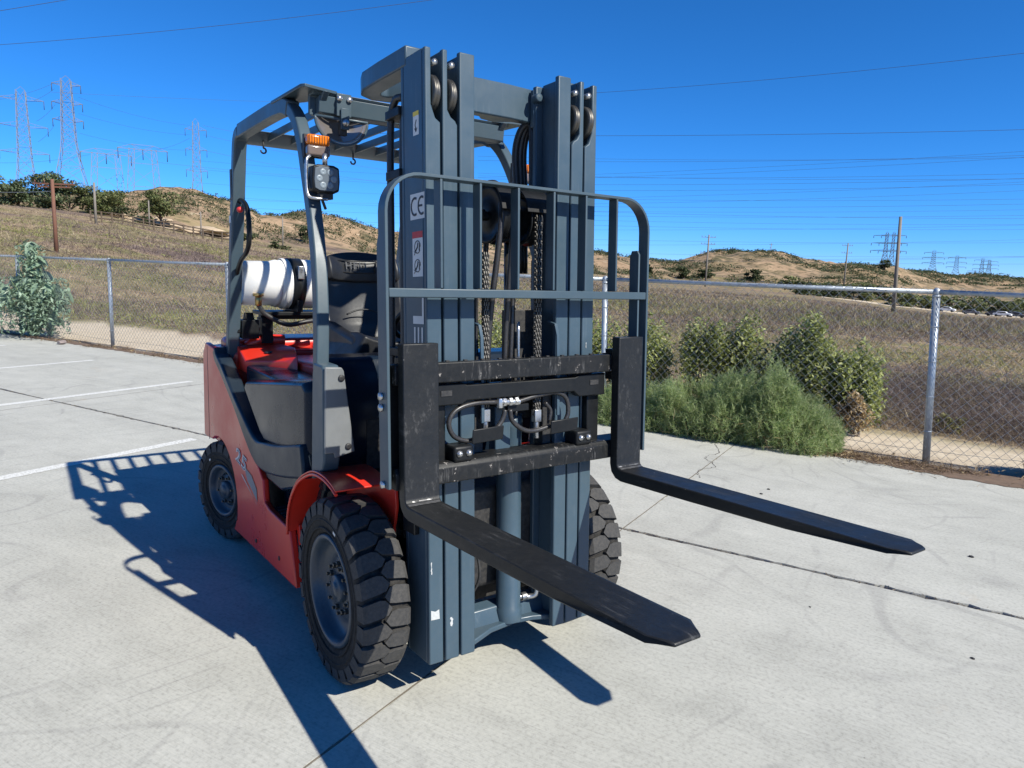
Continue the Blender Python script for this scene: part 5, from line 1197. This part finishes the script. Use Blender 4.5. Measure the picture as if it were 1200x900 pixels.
def strut(mb, a, b, r): mb.tube([a, b], r, 4, cap=False, smooth=False)
def lattice(loc, H, w0, w1, arms, rz, label, group, r=.085, name='transmission_tower', waist=.45):
    """square lattice mast: four legs tapering to a slim upper body, X bracing, cross arms with insulators"""
    e = empty(name, tuple(loc), rz, label=label, cat='pylon', group=group); mb = MB()
    lv = [0, .14, .28, .40, .50, .58, .66, .74, .82, .90, 1.0]
    def wd(t): return w0+(w1-w0)*min(1, t/waist)**.9 if t < waist else w1*(1-.35*(t-waist)/(1-waist))
    for i in range(len(lv)):
        t = lv[i]; q = wd(t)/2; z = t*H; P = [(-q, -q, z), (q, -q, z), (q, q, z), (-q, q, z)]
        if i < len(lv)-1:
            t2 = lv[i+1]; q2 = wd(t2)/2; z2 = t2*H; Q = [(-q2, -q2, z2), (q2, -q2, z2), (q2, q2, z2), (-q2, q2, z2)]
            for k in range(4):
                strut(mb, P[k], Q[k], r); strut(mb, P[k], Q[(k+1) % 4], r*.6); strut(mb, P[(k+1) % 4], Q[k], r*.6)
                if i: strut(mb, P[k], P[(k+1) % 4], r*.6)
    q = wd(1)/2; strut(mb, (-q, 0, H), (0, 0, H*1.03), r*.7); strut(mb, (q, 0, H), (0, 0, H*1.03), r*.7)
    mb.build('tower_frame', PYLON, e)
    for t, L in arms:
        for s in (-1, 1):
            m2 = MB(); q = wd(t)/2; z = t*H
            strut(m2, (s*q, -q, z), (s*L, 0, z+.3), r*.7); strut(m2, (s*q, q, z), (s*L, 0, z+.3), r*.7); strut(m2, (s*q, 0, z+H*.035), (s*L, 0, z+.3), r*.7)
            for f_ in (.33, .66): strut(m2, (s*(q+(L-q)*f_), 0, z+.1), (s*(q+(L-q)*f_), 0, z+H*.035*(1-f_)), r*.5)
            ar = m2.build('crossarm', PYLON, e)
            m3 = MB(); m3.tube([(s*L, 0, z+.3), (s*L, 0, z-H*.055)], r*1.1, 5); m3.build('insulator', CABLE, ar)
    return e
def hframe(loc, H, w, rz, label, group, r=.125):
    e = empty('transmission_tower', tuple(loc), rz, label=label, cat='pylon', group=group); mb = MB()
    for s in (-1, 1):
        for t0, t1 in zip(np.linspace(0, .96, 8)[:-1], np.linspace(0, .96, 8)[1:]):
            for a_, b_ in ((0, 1), (1, 0)):
                x0_, x1_ = s*w*(.62-.22*t0), s*w*(.62-.22*t1); q0, q1 = w*.16*(1-.4*t0), w*.16*(1-.4*t1)
                strut(mb, (x0_-q0 if a_ else x0_+q0, 0, t0*H), (x1_-q1 if a_ else x1_+q1, 0, t1*H), r)
                strut(mb, (x0_-q0 if a_ else x0_+q0, 0, t0*H), (x1_-q1 if b_ else x1_+q1, 0, t1*H), r*.6)
    for t in (.28, .55, .80): strut(mb, (-w*.5, 0, t*H), (w*.5, 0, t*H), r*.7); strut(mb, (-w*.5, 0, t*H), (w*.42, 0, (t+.2)*H), r*.5); strut(mb, (w*.5, 0, t*H), (-w*.42, 0, (t+.2)*H), r*.5)
    mb.build('tower_frame', PYLON, e)
    m2 = MB(); strut(m2, (-w*.95, 0, H*.95), (w*.95, 0, H*.95), r); strut(m2, (-w*.95, 0, H*.95), (-w*.42, 0, H), r*.7); strut(m2, (w*.95, 0, H*.95), (w*.42, 0, H), r*.7); strut(m2, (-w*.42, 0, H), (w*.42, 0, H), r*.7); strut(m2, (-w*.42, 0, H*.90), (w*.42, 0, H), r*.5); strut(m2, (w*.42, 0, H*.90), (-w*.42, 0, H), r*.5)
    ar = m2.build('crossarm', PYLON, e)
    for x_ in (-.92, 0, .92):
        m3 = MB(); m3.tube([(x_*w, 0, H*.95), (x_*w, 0, H*.84)], r*1.1, 5); m3.build('insulator', CABLE, ar)
    return e
def rayp(px, py, dist):
    """point on the line of sight of a landmark in the survey photo, at a given distance"""
    d = FWD+RGT*((px-600)/842.88)-UPV*((py-450)/842.88); d = d/math.hypot(d[0], d[1]); return Vector(CAM+d*dist)
def tower_at(px, py_top, dist):
    t = rayp(px, py_top, dist); g = hz(t.x, t.y); return Vector((t.x, t.y, g)), t.z-g
G1 = 'lattice towers on the left skyline'
p, H = tower_at(24, 106, 255); T1 = lattice(p, H, 7.6, 3.4, [(.93, 5.4), (.73, 6.0), (.53, 6.0)], math.radians(82), 'leftmost lattice tower with long insulators on its arms', G1)
p, H = tower_at(77, 93, 225); T2 = lattice(p, H, 8.6, 3.2, [(.95, 3.2), (.80, 3.4), (.66, 3.4)], math.radians(78), 'tallest lattice tower on the left, second from the edge', G1)
p, H = tower_at(124, 175, 300); hframe(p, H, 8.5, math.radians(84), 'two-legged tower left of the matching one behind the hill', G1)
p, H = tower_at(167, 170, 290); hframe(p, H, 8.3, math.radians(80), 'two-legged tower right of the matching one, on the hill crest', G1)
p, H = tower_at(229, 143, 300); T5 = lattice(p, H, 8.6, 3.0, [(.93, 3.6), (.76, 3.6), (.58, 3.6)], math.radians(75), 'slim lattice tower nearest the forklift on the left hill', G1)
G2 = 'distant lattice towers on the right'
for i, (px, py, ds, wd_) in enumerate(((1040, 273, 520, 5), (1048, 273, 560, 5), (1095, 294, 760, 9), (1122, 300, 860, 9), (1152, 303, 950, 8), (1160, 305, 930, 8), (1143, 317, 1000, 5))):
    p, H = tower_at(px, py, ds); lattice(p, H, wd_*1.2, wd_*.42, [(.92, 7.5), (.72, 8.5), (.52, 8.5)], math.radians(25), ['left one of the twin towers beside the tall wooden pole', 'right one of the twin towers beside the tall wooden pole', 'lattice tower standing alone right of the fence post', 'lattice tower above the small reddish far hill', 'left one of the two close towers near the right edge', 'right one of the two close towers near the right edge', 'smallest and faintest tower near the right edge'][i], G2, r=.17)
def pole(px, py_top, dist, r, mat, label, arms=(), lean=0., name='utility_pole'):
    p, H = tower_at(px, py_top, dist); e = empty(name, tuple(p), math.radians(55), label=label, cat='utility pole'); mb = MB()
    mb.tube([(0, 0, -.5), (lean*H, 0, H)], [r*1.15, r*.8], 10); mb.build('pole_shaft', mat, e)
    for t, L in arms:
        m2 = MB(); m2.box(lean*H*t-L, lean*H*t+L, r*.9, r*.9+r*.5, t*H-min(.06, r*.4), t*H+min(.06, r*.4))
        for q in (-.9, -.45, .45, .9): m2.tube([(lean*H*t+q*L, r*1.2, t*H+r*.4), (lean*H*t+q*L, r*1.2, t*H+r*1.9)], r*.28, 6)
        m2.build('crossarm', mat, e)
    return e
P1 = pole(61, 210, 48, .105, WOODR, 'reddish wooden utility pole with a crossarm at far left', [(.94, 1.15), (.90, .9)])
pole(110, 214, 90, .13, WOODG, 'pale thin pole beside the left tree row')
P2 = pole(1060, 254, 88, .19, WOODG, 'tall bare grey wooden pole beyond the field on the right', lean=-.04)
pole(831, 275, 230, .26, WOODG, 'wooden pole with three crossarms in front of the middle hill', [(.95, 2.2), (.82, 2.2), (.66, 2.2), (.46, 1.2)])
pole(994, 285, 300, .26, WOODG, 'small pole with crossarms on the crest of the right hill', [(.95, 2.0), (.80, 2.0)])
pole(904, 285, 560, .28, WOODG, 'faint pole on the crest of the middle hill', [(.95, 1.5)])
pole(174, 235, 110, .10, WOODG, 'short pale post on the left slope below the hill')
pole(235, 248, 105, .10, WOODG, 'short pale post beside the wooden rail fence')
pole(331, 254, 110, .10, WOODG, 'short post on the slope seen inside the overhead guard')
pole(444, 274, 150, .12, WOODG, 'short post on the hillside just left of the mast')
# conductors
def wire(a, b, sag, r, label, group, n=28):
    a = Vector(a); b = Vector(b); mb = MB(); P = []
    for i in range(n+1):
        t = i/n; q = a.lerp(b, t); q.z -= 4*sag*t*(1-t); P.append(q)
    mb.tube(P, r, 4, cap=False); o = mb.build('power_line', CABLE, None, fixn=False); return tag(o, label=label, cat='power line', group=group)
GW = 'distribution lines crossing high over the lot'
wire(rayp(-140, 34, 26), rayp(700, -130, 24), .25, .007, 'short black overhead wire in the top left corner of the sky', GW)
wire(rayp(-160, 62, 30), rayp(1000, -85, 26), .55, .007, 'long overhead wire sagging across the upper left sky', GW)
wire(rayp(480, 118, 50), rayp(1400, 38, 40), .5, .009, 'highest overhead wire crossing the sky right of the mast', GW)
wire(rayp(300, 152, 90), rayp(1400, 146, 70), .7, .016, 'second overhead wire right of the mast, nearly level', GW)
GL = 'high voltage lines between the left towers'
WL_ = ['conductor from the tallest tower top arm to the slim tower', 'conductor from the tallest tower middle arm to the slim tower', 'conductor from the tallest tower lowest arm to the slim tower', 'upper conductor leaving the slim tower towards the forklift', 'middle conductor leaving the slim tower towards the forklift', 'lower conductor leaving the slim tower towards the forklift', 'conductor entering from the left edge to the tallest tower top', 'short conductor between the tops of the two leftmost towers', 'short conductor between the middle arms of the two leftmost towers', 'short conductor between the lower arms of the two leftmost towers', 'short conductor joining the two two-legged towers', 'conductor from the right two-legged tower up to the slim tower', 'conductor from the left edge to the left two-legged tower', 'conductor running right from the right two-legged tower', 'lowest conductor crossing in front of the left tower bases']
def arm_pt(px, py, d): return rayp(px, py, d)
for i, (xa, ya, xb, yb, sg) in enumerate(((92, 114, 222, 147, 2.0), (92, 133, 222, 158, 2), (93, 156, 222, 176, 2), (238, 147, 560, 196, 3), (238, 158, 560, 212, 3), (238, 176, 560, 226, 3), (-30, 120, 64, 97, 2), (40, 118, 64, 104, .4), (43, 142, 65, 122, 1), (45, 166, 64, 146, 1), (137, 178, 153, 176, .2), (181, 176, 222, 162, 1), (-30, 190, 105, 181, 2), (183, 190, 560, 214, 3), (-30, 218, 560, 238, 3))):
    wire(arm_pt(xa, ya, 250), arm_pt(xb, yb, 290), sg*.55, .034, WL_[i], GL)
wire(arm_pt(60, 108, 240), arm_pt(640, 118, 330), 2.0, .03, 'uppermost thin conductor running right from the tallest left tower', GL)
wire(rayp(-60, 222, 46), rayp(61, 224, 48), .1, .022, 'pale cable running left from the reddish pole', None)
for i, (ya, yb) in enumerate(sorted(((186, 178), (181, 182), (206, 168), (209, 176), (204, 200), (201, 208), (213, 205), (220, 212), (232, 206), (238, 217), (228, 231), (238, 236), (243, 243), (248, 250), (241, 256), (252, 262), (258, 268), (266, 260), (275, 283), (284, 277), (301, 297), (303, 298), (290, 300), (296, 309)), key=lambda q: q[1])):
    wire(rayp(560, ya+2, 190), rayp(1330, yb, 170+3*i), .9, .022+.002*(i % 3), ORD[i]+' high voltage conductor from the top at the right edge of the sky', 'high voltage lines crossing the right sky')
for i, (ya, yb) in enumerate(((188, 210), (198, 222), (214, 232), (228, 246), (240, 252), (252, 262))):
    wire(rayp(230, ya, 290), rayp(620, yb, 260), 1.0, .032, ORD[i]+' conductor from the top of those seen through the overhead guard', 'high voltage lines behind the overhead guard')

# wooden rail fence on the left slope
RF = empty('rail_fence', tuple(at(169, 96)), label='brown wooden rail fence below the sandy bank of the left hill', cat='fence'); ro = at(169, 96)
azs = np.linspace(175.0, 165.5, 16); pr = None
for a_ in azs:
    g_ = at(a_, 96)-ro; mb = MB(); mb.box(g_.x-.08, g_.x+.08, g_.y-.08, g_.y+.08, g_.z-.2, g_.z+1.25); mb.build('fence_post', WOODF, RF)
    if pr is not None:
        for h_ in (.45, .8, 1.15):
            mb = MB(); mb.tube([pr+Vector((0, 0, h_)), g_+Vector((0, 0, h_))], .06, 5); mb.build('fence_rail', WOODF, RF)
    pr = g_
# sandy outcrop behind it
for i, (a_, r_, w_, h_) in enumerate(((168.9, 112, 4.6, .9), (172.4, 126, 5, .9))):
    c = at(a_, r_); rng = np.random.default_rng(500+i); mb = MB()
    bm = bmesh.new(); bmesh.ops.create_icosphere(bm, subdivisions=3, radius=1)
    for v in bm.verts:
        d = noise.fractal(v.co*1.6+Vector((i*5, 0, 0)), 1., 2., 5); v.co = v.co*(1+.8*d); v.co = Vector((v.co.x*w_*.7, v.co.y*w_, v.co.z*h_))
    me = bpy.data.meshes.new('sandstone_outcrop'); bm.to_mesh(me); bm.free(); me.materials.append(paint('sandstone', (.50, .38, .25), .9, dirt=.5, scale=1.2))
    o = bpy.data.objects.new('sandstone_outcrop', me); o.location = c; o.rotation_euler = (0, 0, math.radians(a_)); link(o); tag(o, label=['pale sandy outcrop behind the rail fence on the left hill', 'pale sandy outcrop left of the lone tree on the left hill'][i], cat='rock')

# cars on the far road
def car(az, r, col, label, suv=False):
    p = at(az, r); e = empty('parked_car', tuple(p), math.radians(az+80), label=label, cat='car', group='cars on the far road'); mb = MB()
    pm = paint('car_paint', col, .3, dirt=.1, scale=1)
    body = [(-2.2, .35), (-2.25, .75), (-1.9, .95), (-1.2, 1.0), (-.75, 1.45), (.75, 1.5 if not suv else 1.7), (1.6 if not suv else 2.1, 1.02 if not suv else 1.6), (2.2, .95), (2.25, .45), (2.1, .35)]
    mb.prism(body, 'y', -.85, .85); mb.build('car_body', pm, e, bevel=.08)
    for y_ in (-.86, .86):
        m2 = MB(); m2.add([(-1.05, y_, 1.02), (-.68, y_, 1.38), (.7, y_, 1.42), (1.3, y_, 1.05)], [(0, 1, 2, 3)]); m2.build('side_window', DECALK, e, fixn=False)
        for x_ in (-1.4, 1.4):
            m3 = MB(); m3.lathe([(.32, -.1), (.32, .1), (.001, .1)], (x_, y_*.96, .32), 'y', 16); m3.build('wheel', RUBBER, e)
car(114.0, 248, (.75, .75, .74), 'white car on the far road, nearest to the fence post')
car(111.3, 250, (.05, .05, .06), 'dark car on the far road, left of the small white one')
car(110.85, 246, (.7, .7, .7), 'small white car on the far road close to the right edge')
car(110.1, 250, (.06, .06, .07), 'dark car on the far road at the very right edge', suv=True)
car(112.6, 251, (.12, .12, .13), 'dark grey car halfway along the far road')
# small litter
def pebble(u, v, s, mat, label, cat='stone', name='stone'):
    bm = bmesh.new(); bmesh.ops.create_icosphere(bm, subdivisions=2, radius=1)
    for q in bm.verts: q.co *= 1+.4*noise.noise(q.co*1.7+Vector((u, v, 0))); q.co = Vector((q.co.x*s, q.co.y*s*.7, q.co.z*s*.45))
    me = bpy.data.meshes.new(name); bm.to_mesh(me); bm.free(); me.materials.append(mat)
    o = bpy.data.objects.new(name, me); o.location = uv(u, v, s*.3); link(o); tag(o, label=label, cat=cat)
pebble(1.82, 1.03, .009, DARK, 'black crumb lying alone on the concrete at lower right')
pebble(1.18, 1.14, .006, DARK, 'tiny dark stone on the concrete below the long joint')
pebble(.62, 3.0, .012, DARK, 'upper of two dark stones past the tip of the left fork')
pebble(.60, 2.85, .012, DARK, 'lower of two dark stones past the tip of the left fork')
pebble(1.85, 2.35, .014, DARK, 'dark stone beyond the long joint at the right edge')
pebble(-11.3, 4.30, .10, paint('paver', (.26, .21, .19), .8), 'flat brown paver lying at the slab edge beside the tall weed', 'paver', 'paver')
